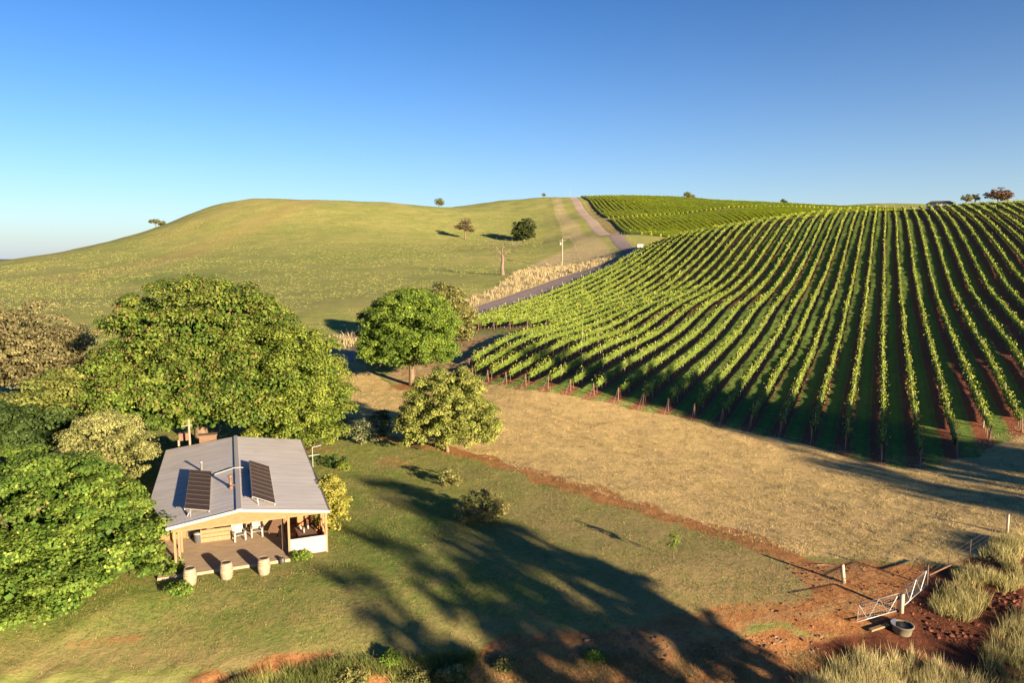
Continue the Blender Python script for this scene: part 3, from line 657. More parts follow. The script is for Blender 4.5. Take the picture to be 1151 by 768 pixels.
tree('round_bush', -30.0, 51.5, [((0,0,3.3),(3.2,2.8,2.9)), ((-1.6,1,2.4),(2.2,2.2,2.2))],
     'dense pale yellow green round bush touching the left side of the house', 'bush', n_lump=190, lump_r=.6, per=230, size=.12, cols=(np.array([.22,.23,.07]), np.array([.38,.37,.14])), trunk_r=.15, n_limb=6, droop=.8, zmin=.2, seed=8, shell=.25)
# big plane tree in the left foreground, leaves down to the lawn
tree('plane_tree', -27.0, 38.8, [((-1.5,0,2.7),(6.8,5.6,4.2)), ((3.4,-.6,1.7),(4.4,3.8,2.6)), ((-3,-4.2,1.1),(8.4,4.6,2.5)), ((-6,-6.0,.8),(6.4,3.2,2.0)), ((-7,0,3.2),(6.5,6,4.0)), ((.2,1.8,2.4),(4.6,3.6,3.0))],
     'large deep green broad tree filling the left foreground, its leaves reaching down to the lawn', n_lump=1150, lump_r=.8, per=270, size=.18, cols=PLANE,
     flower=(.035, (.42,.40,.10), 0), trunk_r=.45, n_limb=30, droop=.45, zmin=.15, seed=9, tips=2, flat=.55, up=.9)
# trees along the farm track
x, y = hit(463, 433)
tree('walnut_tree', x, y, [((0,0,7.2),(6.0,5.2,5.0)), ((-.4,0,4.6),(6.3,5.4,3.0)), ((1.2,1,8.6),(3.8,3.4,3.6))],
     'bright green round crowned tree with short bare trunk beside the farm track', n_lump=460, lump_r=.95, per=260, size=.22, cols=MIDG, trunk_r=.38, n_limb=18, droop=.42, zmin=2.2, seed=10)
tree('olive_tree', XYpx(500, 116), 116, [((0,0,5.6),(3.6,3.2,4.0)), ((2.2,0,3.4),(2.8,2.4,3.0))],
     'duller olive tree half hidden behind the round crowned tree by the track', n_lump=220, lump_r=1.0, per=150, size=.3, cols=OLIVE, trunk_r=.25, n_limb=12, droop=.9, zmin=.5, seed=11)
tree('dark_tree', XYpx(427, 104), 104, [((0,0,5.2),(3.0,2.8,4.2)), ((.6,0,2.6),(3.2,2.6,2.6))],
     'very dark green shaded tree left of and behind the round crowned tree', n_lump=110, lump_r=.8, per=140, size=.28, cols=(np.array([.022,.045,.012]), np.array([.05,.085,.02])), trunk_r=.2, n_limb=6, droop=.9, zmin=.5, seed=12)  # leaf colours darkened to carry the shade this tree stands in
x, y = hit(503, 508)
tree('fruit_tree', x, y, [((0,0,4.0),(4.1,3.6,3.2)), ((.6,0,5.6),(2.4,2.2,2.3)), ((-1.6,-.3,2.6),(3.0,3.0,2.4)), ((2.2,.2,2.6),(2.8,2.8,2.2))],
     'loose yellow green fruit tree with ragged crown beside the red farm track', n_lump=420, lump_r=.58, per=160, size=.18, cols=(np.array([.15,.185,.035]), np.array([.34,.345,.085])), trunk_r=.16, n_limb=34, droop=.75, zmin=.5, seed=13, tips=3)
x, y = hit(406, 500)
tree('flowering_shrub', x, y, [((0,0,1.2),(1.3,1.1,1.1)), ((.5,0,.8),(1.1,1,.8))], 'small grey green shrub dotted with pale blossom by the farm track', 'shrub',
     n_lump=60, lump_r=.4, per=70, size=.13, cols=(np.array([.12,.15,.06]), np.array([.26,.27,.13])), flower=(.06,(.6,.55,.42),0), trunk_r=.07, n_limb=8, droop=.8, zmin=.15, seed=14)
x, y = hit(428, 494)
tree('dark_shrub', x, y, [((0,0,1.5),(.9,.8,1.5))], 'small dark shrub right beside the blossoming shrub', 'shrub', n_lump=36, lump_r=.4, per=60, size=.14, cols=(np.array([.04,.07,.02]), np.array([.09,.12,.03])), trunk_r=.05, n_limb=5, droop=.9, zmin=.15, seed=15)
x, y = hit(541, 587)
tree('rose_bush', x, y, [((0,0,1.1),(1.5,1.2,1.0)), ((-.5,0,.7),(1.3,1.1,.8)), ((.8,0,.6),(1.1,1,.7))], 'yellowish sprawling bush alone on the open lawn', 'bush',
     n_lump=80, lump_r=.36, per=60, size=.13, cols=(np.array([.13,.13,.035]), np.array([.32,.27,.09])), flower=(.03,(.6,.35,.2),0), trunk_r=.06, n_limb=14, droop=.8, zmin=.1, seed=16)
x, y = hit(505, 545)
tree('low_shrub', x, y, [((0,0,.6),(1.0,.8,.7)), ((.7,.2,.4),(.7,.6,.5))], 'low dark shrub in the tree shadow left of the yellowish bush', 'shrub', n_lump=40, lump_r=.3, per=50, size=.13, cols=OLIVE, trunk_r=.04, n_limb=8, droop=.8, zmin=.1, seed=17)
x, y = hit(757, 628)
tree('sapling', x, y, [((0,0,1.1),(.34,.3,.5)), ((-.1,0,.75),(.3,.25,.3))], 'tiny yellow green sapling alone on the right of the lawn', 'sapling', n_lump=16, lump_r=.18, per=22, size=.11, cols=BRIGHT, trunk_r=.025, n_limb=7, droop=.9, zmin=.3, seed=18)
tree('golden_shrub', -12.4, 47.0, [((0,0,1.7),(1.0,1.5,1.3)), ((.5,-1.5,1.2),(.9,1.2,1.1)), ((-.5,1.7,1.4),(.9,1.2,1.1))], 'golden green shrub pressed against the right wall of the house', 'shrub',
     n_lump=120, lump_r=.42, per=110, size=.14, cols=(np.array([.26,.25,.04]), np.array([.46,.42,.09])), trunk_r=.09, n_limb=14, droop=.9, zmin=.2, seed=19)
for i, (px, py, r, h, lab, cc, nm) in enumerate([
    (347, 522, .9, .9, 'leafy dark garden plant below the clothes line pole', (np.array([.05,.09,.02]), np.array([.11,.17,.03])), 'garden_plant'),
    (377, 524, 1.1, .9, 'bushy green garden plant right of the clothes line pole', (np.array([.04,.085,.02]), np.array([.09,.15,.03])), 'garden_plant'),
    (349, 507, .7, .8, 'reddish green garden plant near the back corner of the house', (np.array([.16,.10,.04]), np.array([.10,.14,.03])), 'garden_plant'),
    (386, 528, .6, .45, 'low yellow green garden plant at the far right of the garden bed', BRIGHT, 'garden_plant'),
    (338, 629, .55, .35, 'small green weed clump at the foot of the white verandah panel', MIDG, 'weed_clump'),
    (190, 646, .9, .8, 'low leafy shrub left of the leftmost wine barrel', PLANE, 'low_shrub'),
    (201, 668, .7, .45, 'small ground hugging shrub in front of the leftmost wine barrel', PLANE, 'low_shrub'),
    (470, 766, .6, .35, 'green weed clump at the bottom edge, second from the left', OLIVE, 'weed_clump'),
    (505, 765, .6, .5, 'green weed clump at the bottom edge, third from the left', OLIVE, 'weed_clump'),
    (395, 768, .7, .35, 'low green weed clump on the bank, leftmost of those at the bottom edge', OLIVE, 'weed_clump'),
    (566, 752, .35, .3, 'small green weed clump on the bare red bank', OLIVE, 'weed_clump'),
    (668, 741, .3, .25, 'tiny green weed clump on the stony bank edge below the lawn', MIDG, 'weed_clump'),
    (440, 748, .35, .45, 'little green weed clump beside the low red track', MIDG, 'weed_clump')]):
    x, y = hit(px, py)
    tree(nm, x, y, [((0,0,h*.5),(r,r*.8,h*.55))], lab, 'plant', n_lump=26, lump_r=.26, per=60, size=.11, cols=cc, trunk_r=.03, n_limb=5, droop=.9, zmin=.05, seed=40+i)
# on the grass hill
x, y = hit(589, 271)
tree('evergreen_tree', x, y, [((0,0,6.3),(6.4,5.5,5.8)), ((0,0,3.4),(6.6,5.6,3.0))], 'dense dark green tree on the grass hill behind the dead tree', n_lump=170, lump_r=1.3, per=90, size=.5, cols=(np.array([.040,.060,.018]), np.array([.10,.115,.03])), trunk_r=.4, n_limb=10, droop=.8, zmin=.3, seed=20)
x, y = hit(523, 269)
tree('sparse_tree', x, y, [((0,0,9.0),(3.4,3.2,2.4)), ((-3,0,6.4),(2.9,2.6,1.5)), ((3.4,0,5.0),(2.6,2.2,1.2)), ((.5,0,6.6),(3.6,3,1.8))], 'sparse brown limbed tree on the grass hill, left of the dense dark tree', n_lump=60, lump_r=.9, per=45, size=.42, cols=(np.array([.13,.10,.05]), np.array([.26,.20,.10])), trunk_r=.4, n_limb=26, droop=.3, zmin=3.0, seed=21, tips=3, trunk_top=(0,0,5.5))
def crest_tree(px, Y, h, w_, lab, cols=OLIVE, seed=30, nm='hilltop_tree', blobs=None, trunk=.3, **k):
    x = ray(px, 230)[0]/ray(px, 230)[1]*Y
    tree(nm, x, Y, blobs or [((0,0,h*.6),(w_*.5,w_*.4,h*.42)), ((w_*.22,0,h*.45),(w_*.34,w_*.3,h*.3))], lab, n_lump=60, lump_r=h*.13, per=60, size=h*.06, cols=cols, trunk_r=trunk, n_limb=14, zmin=h*.2, seed=seed, **k)
crest_tree(174, 447, 5.4, 10.5, 'wind-shaped tree leaning on the left slope of the grass hill skyline', seed=31, blobs=[((0,0,3.4),(3.4,3,2.0)), ((3.6,0,2.0),(3.2,2.6,1.8)), ((-3.2,0,3.6),(1.8,1.6,1.2))])
crest_tree(493.5, 552, 6.6, 7.5, 'small lone tree in the dip of the grass hill skyline', seed=32)
crest_tree(611, 628, 3.4, 3.4, 'tiny bush on the skyline left of the hill road', seed=33, nm='hilltop_bush')
crest_tree(772, 640, 6.2, 7.0, 'larger dark tree on the skyline above the far vineyard', seed=34)
crest_tree(778, 642, 4.4, 5.0, 'smaller tree on the skyline just right of a larger dark one', seed=35)
crest_tree(881, 560, 5.2, 5.0, 'small conical tree on the skyline between the two vineyard blocks', seed=36, cols=(np.array([.04,.07,.02]), np.array([.09,.12,.03])))
crest_tree(1121, 330, 6.6, 12.0, 'reddish brown spreading tree on the right skyline', cols=(np.array([.13,.075,.045]), np.array([.21,.12,.07])), seed=37)
crest_tree(1086, 332, 4.2, 4.6, 'small olive tree on the right skyline, nearest the reddish spreading tree', seed=38)
crest_tree(1096, 334, 4.0, 3.4, 'thin olive tree on the right skyline between a bigger one and the reddish tree', seed=39)
crest_tree(1044, 342, 4.8, 5.0, 'pale grey olive tree left of the far farm shed', cols=(np.array([.18,.17,.10]), np.array([.3,.27,.17])), seed=41)
crest_tree(1068, 352, 4.4, 3.6, 'brownish tree right of the far farm shed', cols=(np.array([.18,.12,.07]), np.array([.3,.22,.13])), seed=42)
# the dead tree
x, y = hit(565, 309); dt = empty('dead_tree', (x, y, G(x, y)), 0, 'pale dead tree with bare forked limbs standing in the dry verge', 'dead tree')
tk = MB(); tk.tube([(0,0,-.5),(0,0,.3),(-.15,0,2.5),(.1,0,5.2),(-.1,0,6.4)], [.95,.68,.50,.46,.32], 10); tk.build('trunk', M_BARK_GREY, dt, True)
def branch(pts, r):
    m_ = MB(); m_.tube(pts, [r*(1-.85*i/(len(pts)-1)) for i in range(len(pts))], 6); return m_
for pts, r, subs in [([(-.1,0,5.9),(-1.1,.2,7.0),(-1.7,.3,8.3),(-2.4,.2,9.4),(-3.6,.2,10.6)], .26, [[(-1.7,.3,8.3),(-1.3,.5,9.6),(-1.6,.6,10.9)],[(-2.4,.2,9.4),(-3.6,0,9.6),(-4.3,0,10.2)]]),
                     ([(.1,0,6.0),(1.2,.2,7.1),(2.6,.1,8.0),(3.4,0,9.0),(3.2,0,10.6)], .27, [[(2.6,.1,8.0),(4.2,0,8.9),(5.4,0,9.6)],[(3.4,0,9.0),(4.6,.2,10.1),(6.2,.2,10.8)]]),
                     ([(0,0,6.2),(-.2,.3,7.6),(.3,.4,9.0),(.1,.5,10.2)], .25, [[(.3,.4,9.0),(1.0,.4,9.9),(1.1,.4,10.8)]]),
                     ([(-.2,0,4.6),(-1.4,-.2,5.0),(-2.3,-.2,4.9)], .22, [[(-1.4,-.2,5.0),(-2.1,-.2,5.9),(-2.0,-.2,6.7)]]),
                     ([(.3,0,4.4),(.9,0,4.9),(1.2,0,5.0)], .16, [])]:
    m_ = branch(pts, r)
    for s in subs: m_.tube(s, [r*.35, r*.22, r*.06], 5)
    for q in pts[2:]+[w_ for s in subs for w_ in s[1:]]:
        for _ in range(3):
            e = (q[0]+random.uniform(-.9,.9), q[1]+random.uniform(-.6,.6), q[2]+random.uniform(.1,1.0)); m_.tube([q, tuple((a+b)/2+random.uniform(-.1,.1) for a, b in zip(q, e)), e], [.05,.035,.012], 4)
    m_.build('branch', M_BARK_GREY, dt, True)
# trees outside the frame, behind and beside the camera, whose shadows lie on the lawn and the vines
def shade_tree(x, y, h, w_, seed, lab, dens=1.0, low=False):
    tree('shelter_tree', x, y, [((0,0,h*.5),(w_*.5,w_*.5,h*.47))] if low else [((0,0,h*.72),(w_*.5,w_*.5,h*.27)), ((w_*.15,0,h*.55),(w_*.42,w_*.4,h*.2))], lab, group='shelter trees near the viewpoint', n_lump=int(90*dens), lump_r=w_*.15, per=(40 if low else 17), size=.55, cols=OLIVE, trunk_r=.3, n_limb=14, zmin=h*(.05 if low else .3), seed=seed)
# ------------------------------------------------------------------ the house
def hloc(a, l):   # a across (0 right eave, negative left), l back from the front gable
    AX = (math.sin(R(-21.65)), math.cos(R(-21.65))); WX = (AX[1], -AX[0]); ox, oy = -11.22, 41.73
    return ox+a*WX[0]+l*AX[0], oy+a*WX[1]+l*AX[1]
HRZ = R(21.65)
M_ROOF = None
def roof_mat():
    m = bpy.data.materials.new('corrugated_roof'); m.use_nodes = True; nt = m.node_tree; N = nt.nodes; L = nt.links
    p = N['Principled BSDF']; p.inputs['Roughness'].default_value = .55; p.inputs['Metallic'].default_value = .0
    tc = N.new('ShaderNodeTexCoord'); sp = N.new('ShaderNodeSeparateXYZ'); L.new(tc.outputs['Object'], sp.inputs[0])
    s = N.new('ShaderNodeMath'); s.operation = 'MULTIPLY'; s.inputs[1].default_value = 2*PI/.19; L.new(sp.outputs[1], s.inputs[0])
    sn = N.new('ShaderNodeMath'); sn.operation = 'SINE'; L.new(s.outputs[0], sn.inputs[0])
    b = N.new('ShaderNodeBump'); b.inputs['Distance'].default_value = .02; b.inputs['Strength'].default_value = .5; L.new(sn.outputs[0], b.inputs['Height']); L.new(b.outputs[0], p.inputs['Normal'])
    mp = N.new('ShaderNodeMapping'); mp.inputs['Scale'].default_value = (.25,3.0,1); L.new(tc.outputs['Object'], mp.inputs[0])
    n = N.new('ShaderNodeTexNoise'); n.inputs['Scale'].default_value = 1.2; n.inputs['Detail'].default_value = 6; L.new(mp.outputs[0], n.inputs['Vector'])
    cr = N.new('ShaderNodeValToRGB'); cr.color_ramp.elements[0].position = .3; cr.color_ramp.elements[1].position = .75
    cr.color_ramp.elements[0].color = (.43,.40,.385,1); cr.color_ramp.elements[1].color = (.58,.54,.515,1); L.new(n.outputs['Fac'], cr.inputs[0])
    n2 = N.new('ShaderNodeTexNoise'); n2.inputs['Scale'].default_value = .45; n2.inputs['Detail'].default_value = 8; n2.inputs['Roughness'].default_value = .7; L.new(tc.outputs['Object'], n2.inputs['Vector'])
    c2 = N.new('ShaderNodeValToRGB'); c2.color_ramp.elements[0].position = .52; c2.color_ramp.elements[1].position = .72; c2.color_ramp.elements[0].color = (0,0,0,1); c2.color_ramp.elements[1].color = (.55,.55,.55,1); L.new(n2.outputs['Fac'], c2.inputs[0])
    sm = N.new('ShaderNodeMath'); sm.operation = 'FRACT'; s3 = N.new('ShaderNodeMath'); s3.operation = 'MULTIPLY'; s3.inputs[1].default_value = 1/.76; L.new(sp.outputs[1], s3.inputs[0]); L.new(s3.outputs[0], sm.inputs[0])
    lt = N.new('ShaderNodeMath'); lt.operation = 'LESS_THAN'; lt.inputs[1].default_value = .04; L.new(sm.outputs[0], lt.inputs[0]); l2 = N.new('ShaderNodeMath'); l2.operation = 'MULTIPLY'; l2.inputs[1].default_value = .45; L.new(lt.outputs[0], l2.inputs[0])
    ma = N.new('ShaderNodeMath'); ma.operation = 'MAXIMUM'; L.new(l2.outputs[0], ma.inputs[0]); L.new(c2.outputs[0], ma.inputs[1])
    mx = N.new('ShaderNodeMix'); mx.data_type = 'RGBA'; L.new(ma.outputs[0], mx.inputs[0]); L.new(cr.outputs[0], mx.inputs[6]); mx.inputs[7].default_value = (.30,.25,.21,1); L.new(mx.outputs[2], p.inputs['Base Color'])
    return m
M_ROOF = roof_mat()
M_WHITE = mat('white_paint', (.36,.345,.31), .6, noise=((.29,.27,.235), 4, (1,1,1)))
M_TAN = mat('tan_timber', (.29,.185,.095), .75, noise=((.21,.13,.06), 3, (6,6,.42)), bump=.2)
M_TAN_WALL = mat('honey_board_wall', (.26,.155,.07), .8, noise=((.19,.105,.042), 3, (1,1,5)), bump=.2)
M_DECK = mat('worn_deck', (.47,.34,.225), .9, noise=((.25,.18,.115), 2.5, (.6,7,1)), bump=.5, bscale=12)
M_DARK = mat('dark_opening', (.015,.013,.012), .3)
M_GLASS = mat('dark_glass', (.03,.035,.04), .12)
M_BRICK = mat('brown_brick', (.17,.10,.06), .9, noise=((.12,.07,.04), 5, (1,1,3)), bump=.5)
M_PVC = mat('pvc', (.30,.29,.27), .6)
M_PVCELL = mat('solar_cell', (.060,.038,.032), .5, noise=((.075,.048,.038), 3, (1,1,1)), spec=.2)
M_ALU = mat('aluminium', (.42,.41,.39), .5, .4)
M_OAK = mat('oak_staves', (.40,.30,.19), .8, noise=((.28,.20,.12), 4, (3,3,.4)), bump=.2)
M_HOOP = mat('hoop', (.24,.21,.18), .6, .3)
M_BROWN = mat('brown_timber', (.20,.11,.07), .8, noise=((.13,.07,.045), 4, (4,1,1)))
M_ORANGE = mat('orange_timber', (.42,.19,.07), .8, noise=((.28,.12,.05), 3, (4,4,1)))
M_BLUE = mat('blue_water', (.01,.013,.02), .25, spec=.2)
hx, hy = hloc(-5, 0)
house = empty('cottage', (hx, hy, 0), HRZ, 'low cottage with grey corrugated gable roof and open timber verandah', 'house')
# local frame: x across (-5 left eave .. 5 right eave), y back; shift a -> a+5
EV, RG = 2.68, 3.42
def rz_(a):   # roof height at across position (local x)
    return RG-(RG-EV)*abs(a)/5.0
def roof_half(poly, nm='roof'):
    mb = MB(); t = .06
    n = len(poly); top = [(x, y, rz_(x)) for x, y in poly]; bot = [(x, y, rz_(x)-t) for x, y in poly]
    mb.add(top+bot, [tuple(range(n)), tuple(range(2*n-1, n-1, -1))]+[(i, i+n, (i+1) % n+n, (i+1) % n) for i in range(n)])
    return mb
roof = roof_half([(.0,-.15),(5.05,-.15),(5.05,18.0),(.0,18.0)]).build('roof', M_ROOF, house)
roof2 = roof_half([(-.002,18.0),(-5.2,18.6),(-5.2,5.6),(-3.75,-.15),(-.002,-.15)]).build('roof', M_ROOF, house)
mb = MB(); mb.box(-.14,.14,-.2,18.1,RG-.02,RG+.05); mb.build('ridge_cap', mat('ridge', (.33,.31,.31), .5), roof)
mb = MB()
mb.bar((0,-.19,RG-.05),(5.1,-.19,EV-.06),.05,.17); mb.build('barge_board', M_WHITE, roof)
mb = MB(); mb.bar((0,-.19,RG-.05),(-3.85,-.19,rz_(3.85)-.06),.05,.17); mb.build('barge_board', M_WHITE, roof2)
mb = MB(); mb.box(5.06,5.18,-.1,18.0,EV-.16,EV-.04); mb.build('gutter', mat('gutter', (.16,.13,.11), .5), roof)
# gable boards over the verandah
mb = MB(); mb.add([(-3.6,0,2.56),(4.98,0,2.56),(4.98,0,rz_(4.98)-.08),(0,0,RG-.08),(-3.6,0,rz_(3.6)-.08),
                   (-3.6,.08,2.56),(4.98,.08,2.56),(4.98,.08,rz_(4.98)-.08),(0,.08,RG-.08),(-3.6,.08,rz_(3.6)-.08)],
                  [(4,3,2,1,0),(5,6,7,8,9),(0,1,6,5),(1,2,7,6),(2,3,8,7),(3,4,9,8),(4,0,5,9)]); mb.build('gable_board', M_TAN_WALL, house)
# verandah posts
for x, y, w_ in [(-3.45,.05,.13),(-3.3,.95,.12),(-3.3,2.9,.12),(2.72,.05,.13),(2.42,.9,.12),(4.9,.05,.13),(4.9,1.6,.1),(4.9,2.6,.1),(4.9,4.2,.1)]:
    mb = MB(); mb.box(x-w_/2,x+w_/2,y-w_/2,y+w_/2,0,2.56); mb.build('post', M_TAN, house, bevel=.01)
mb = MB(); mb.box(-3.6,4.98,.09,.2,2.46,2.58); mb.box(-3.6,-3.45,.2,5,2.42,2.56); mb.box(4.85,4.98,.2,5,2.42,2.56); mb.build('beam', M_TAN, house)
# deck
mb = MB(); mb.box(-4.4,2.7,-.55,5.2,-.3,.16)
deck = mb.build('deck', M_DECK, house, bevel=.02)
mb = MB(); mb.box(2.72,4.95,.1,5.2,-.3,.14); mb.build('deck', M_BROWN, house)
# body walls
mb = MB(); mb.box(-4.8,4.6,5.2,5.35,0,2.62); mb.box(-4.8,-4.65,5.35,17.6,0,2.6); mb.box(4.45,4.6,5.35,17.6,0,2.6); mb.box(-4.65,4.45,17.5,17.6,0,2.6)
wall = mb.build('wall', M_TAN_WALL, house)
for x0, x1, z0_, z1_, nm in [(-3.1,-2.2,.2,2.15,'door'),(-1.6,-.4,.9,2.1,'window'),(-.1,.6,.2,2.15,'door'),(1.1,2.3,.9,2.1,'window')]:
    mb = MB(); mb.box(x0-.06,x1+.06,5.12,5.19,z0_-.03,z1_+.06); fr = mb.build(nm, M_TAN, house)
    mb = MB(); mb.box(x0,x1,5.09,5.115,z0_+.03,z1_); mb.build('pane', M_GLASS, fr)
# partition between deck and the enclosed end, with white half wall in front
mb = MB(); mb.box(2.78,4.88,-.03,.03,.10,1.12); pn = mb.build('half_wall', M_WHITE, house)
mb = MB(); mb.box(3.84,3.87,-.045,-.032,.3,.95); mb.box(3.3,4.3,-.045,-.032,.93,.96); mb.box(4.7,4.73,-.045,-.032,.3,.95); mb.build('bracket', mat('grey_iron', (.25,.24,.22), .6), pn)
mb = MB(); mb.box(4.88,4.93,.2,5.1,.1,.75)
for k in range(8): mb.box(4.89,4.92,.4+k*.6,.44+k*.6,.75,1.2)
mb.box(4.87,4.94,.2,5.1,1.2,1.26); mb.build('side_rail', M_ORANGE, house)
# chimney, lean-to strip and poles at the back
mb = MB(); mb.box(-2.75,-1.45,18.7,19.4,0,3.45); mb.box(-2.82,-1.38,18.63,19.47,3.45,3.55); ch = mb.build('chimney', M_BRICK, house, bevel=.01)
mb = MB(); mb.add([(-4.9,18.72,2.48),(-1.6,18.3,2.75),(-1.6,20.2,2.3),(-4.9,20.6,2.1),(-4.9,18.72,2.42),(-1.6,18.3,2.69),(-1.6,20.2,2.24),(-4.9,20.6,2.04)],[(0,1,2,3),(7,6,5,4),(0,4,5,1),(1,5,6,2),(2,6,7,3),(3,7,4,0)]); mb.build('lean_to_roof', mat('rust_iron', (.20,.15,.12), .8), house)
mb = MB(); mb.add([(.3,18.02,3.2),(4.9,18.02,2.6),(4.9,19.2,2.2),(.3,19.2,2.5),(.3,18.02,3.14),(4.9,18.02,2.54),(4.9,19.2,2.14),(.3,19.2,2.44)],[(0,1,2,3),(7,6,5,4),(0,4,5,1),(1,5,6,2),(2,6,7,3),(3,7,4,0)]); mb.build('lean_to_roof', mat('dark_iron', (.07,.07,.08), .6), house)
# roof furniture
mb = MB(); mb.lathe([(.085,0),(.085,.62),(.10,.62),(.10,.68),(.06,.70)], 14, (-2.30,10.0,rz_(2.3)-.03)); mb.build('vent_pipe', M_PVC, house, True)
mb = MB(); mb.lathe([(.20,-.02),(.13,.06),(.09,.14),(.09,.62),(.15,.66),(.15,.74),(.05,.8)], 12, (-.42,4.6,rz_(.42))); mb.bar((-.42,4.6,RG+.1),(-.42,4.25,RG-.04),.14,.05); mb.bar((-.42,4.6,RG+.1),(-.1,4.6,RG+.0),.1,.05); mb.build('flue', mat('rusty_flue', (.22,.12,.08), .6, .3), house, True)
mb = MB(); mb.tube([(-1.55,8.1,rz_(1.55)+.06),(-.2,8.35,RG+.1),(.2,8.35,RG+.1),(1.0,8.2,rz_(1)+.06)], [.035]*4, 6); mb.build('conduit', M_PVC, house)
def solar(corners, legs):
    # corners: rear-left, rear-right, front-right, front-left (local, with height over the roof)
    RL, RR_, FR_, FL_ = [Vector(c) for c in corners]; arr = None
    fr = MB(); n = 9
    nrm = (RR_-RL).cross(FL_-RL).normalized(); nrm = nrm if nrm.z > 0 else -nrm
    for a, b in ((RL,FL_),(RR_,FR_)): fr.bar(a-nrm*.06, b-nrm*.06, .05, .05, nrm)
    for k in range(n+1):
        t = k/n; fr.bar(RL.lerp(FL_, t), RR_.lerp(FR_, t), .05, .03, nrm)
    for a, b in ((RL,FL_),(RR_,FR_)): fr.bar(a, b, .035, .03, nrm)
    for a, b in legs: fr.bar(a, b, .05, .05)
    arr = fr.build('solar_array', M_ALU, house)
    for k in range(n):
        a, b = (k+.045)/n, (k+.955)/n
        q = [RL.lerp(FL_, a), RR_.lerp(FR_, a), RR_.lerp(FR_, b), RL.lerp(FL_, b)]
        m_ = MB(); m_.add([p+nrm*.022 for p in q]+[p-nrm*.012 for p in q], [(0,1,2,3),(7,6,5,4),(0,4,5,1),(1,5,6,2),(2,6,7,3),(3,7,4,0)]); m_.build('panel', M_PVCELL, arr)
def rr(a, dz): return rz_(a)+dz
solar([(-2.98,9.4,rr(2.98,.42)),(-1.66,8.8,rr(1.66,.12)),(-1.60,.65,rr(1.6,.12)),(-2.93,1.25,rr(2.93,.42))],
      [((-2.6,1.15,rr(2.6,.30)),(-2.62,.75,rr(2.62,0))),((-2.6,1.15,rr(2.6,.30)),(-2.8,1.0,rr(2.8,.0))),((-2.9,9.2,rr(2.9,.38)),(-2.9,9.2,rr(2.9,0))),((-2.9,5.2,rr(2.9,.38)),(-2.9,5.2,rr(2.9,0)))])
solar([(.84,9.05,rr(.84,.45)),(2.10,8.9,rr(2.1,.10)),(2.04,.72,rr(2.04,.10)),(.80,.9,rr(.8,.45))],
      [((1.05,.9,rr(1.0,.36)),(1.1,.8,rr(1.1,0))),((.86,.95,rr(.8,.40)),(.95,2.6,rr(.95,0))),((.9,8.8,rr(.9,.38)),(.9,8.8,rr(.9,0))),((.9,5,rr(.9,.38)),(.9,5,rr(.9,0)))])
# ---------------------------------------------------------------- on the verandah
def hthing(name, a, l, rz, label, cat, z=.16, group=None):
    x, y = hloc(a, l); return empty(name, (x, y, z), HRZ+rz, label, cat, group)
barrel_me = None
for i, (px, py, lab) in enumerate([(214, 657.5, 'wine barrel half against the leafy shrub, leftmost of the three on the lawn'), (255, 650.5, 'pale wine barrel on the lawn at the deck edge, middle of the three'), (297, 645.5, 'pale wine barrel on the lawn nearest the white verandah panel')]):
    x, y = hit(px, py); b = empty('wine_barrel', (x, y, 0), random.random(), lab, 'barrel', 'wine barrels along the deck edge')
    mb = MB(); pr = [(.27,0),(.29,.02),(.335,.25),(.355,.48),(.335,.70),(.29,.93),(.27,.95),(.255,.95),(.255,.925)]
    mb.lathe(pr, 28); mb.build('staves', M_OAK, b, True)
    for zz, r_ in ((.06,.298),(.22,.332),(.34,.348),(.62,.347),(.74,.330),(.90,.298)):
        m_ = MB(); m_.lathe([(r_-.01,zz-.025),(r_+.006,zz-.022),(r_+.006,zz+.022),(r_-.01,zz+.025)], 28); m_.build('hoop', M_HOOP, b, True)
    m_ = MB(); m_.lathe([(.25,.925),(.25,.932)], 24); m_.build('lid', mat('dark_lid', (.05,.045,.04), .7), b)
c = hthing('firewood_box', -6.35, 4.35, 0, 'long slatted honey timber box full of firewood on the verandah', 'box')
for k in range(3):
    mb = MB(); mb.box(-.95,.95,-.42,-.38,.06+k*.26,.29+k*.26); mb.build('slat', M_TAN, c)
mb = MB(); mb.box(-.95,-.9,-.38,.4,0,.84); mb.box(.9,.95,-.38,.4,0,.84); mb.box(-.95,.95,.36,.4,0,.84); mb.box(-.9,.9,-.38,.36,0,.06); mb.build('case', M_TAN, c)
fw = hthing('firewood', -6.35, 4.3, 0, 'heap of split dark firewood lying inside the slatted box', 'firewood', z=.22)
mb = MB(); rr_ = random.Random(3)
for k in range(34):
    x = rr_.uniform(-.8,.8); y = rr_.uniform(-.25,.25); z = rr_.uniform(.1,.75); an = rr_.uniform(-.4,.4); mb.bar((x-.18,y,z),(x+.18,y+an*.2,z+an*.15),.11,.09)
lg = mb.build('log', M_BROWN, fw); lg['kind'] = 'stuff'
c = hthing('bucket', -7.45, 4.15, 0, 'dark drum with pale lid left of the firewood box', 'drum')
mb = MB(); mb.lathe([(.20,0),(.23,.02),(.25,.55),(.26,.56)], 20); mb.build('drum_body', mat('dark_drum', (.09,.09,.10), .5), c, True)
mb = MB(); mb.lathe([(.265,.56),(.27,.60),(.15,.63)], 20); mb.build('lid', M_WHITE, c, True)
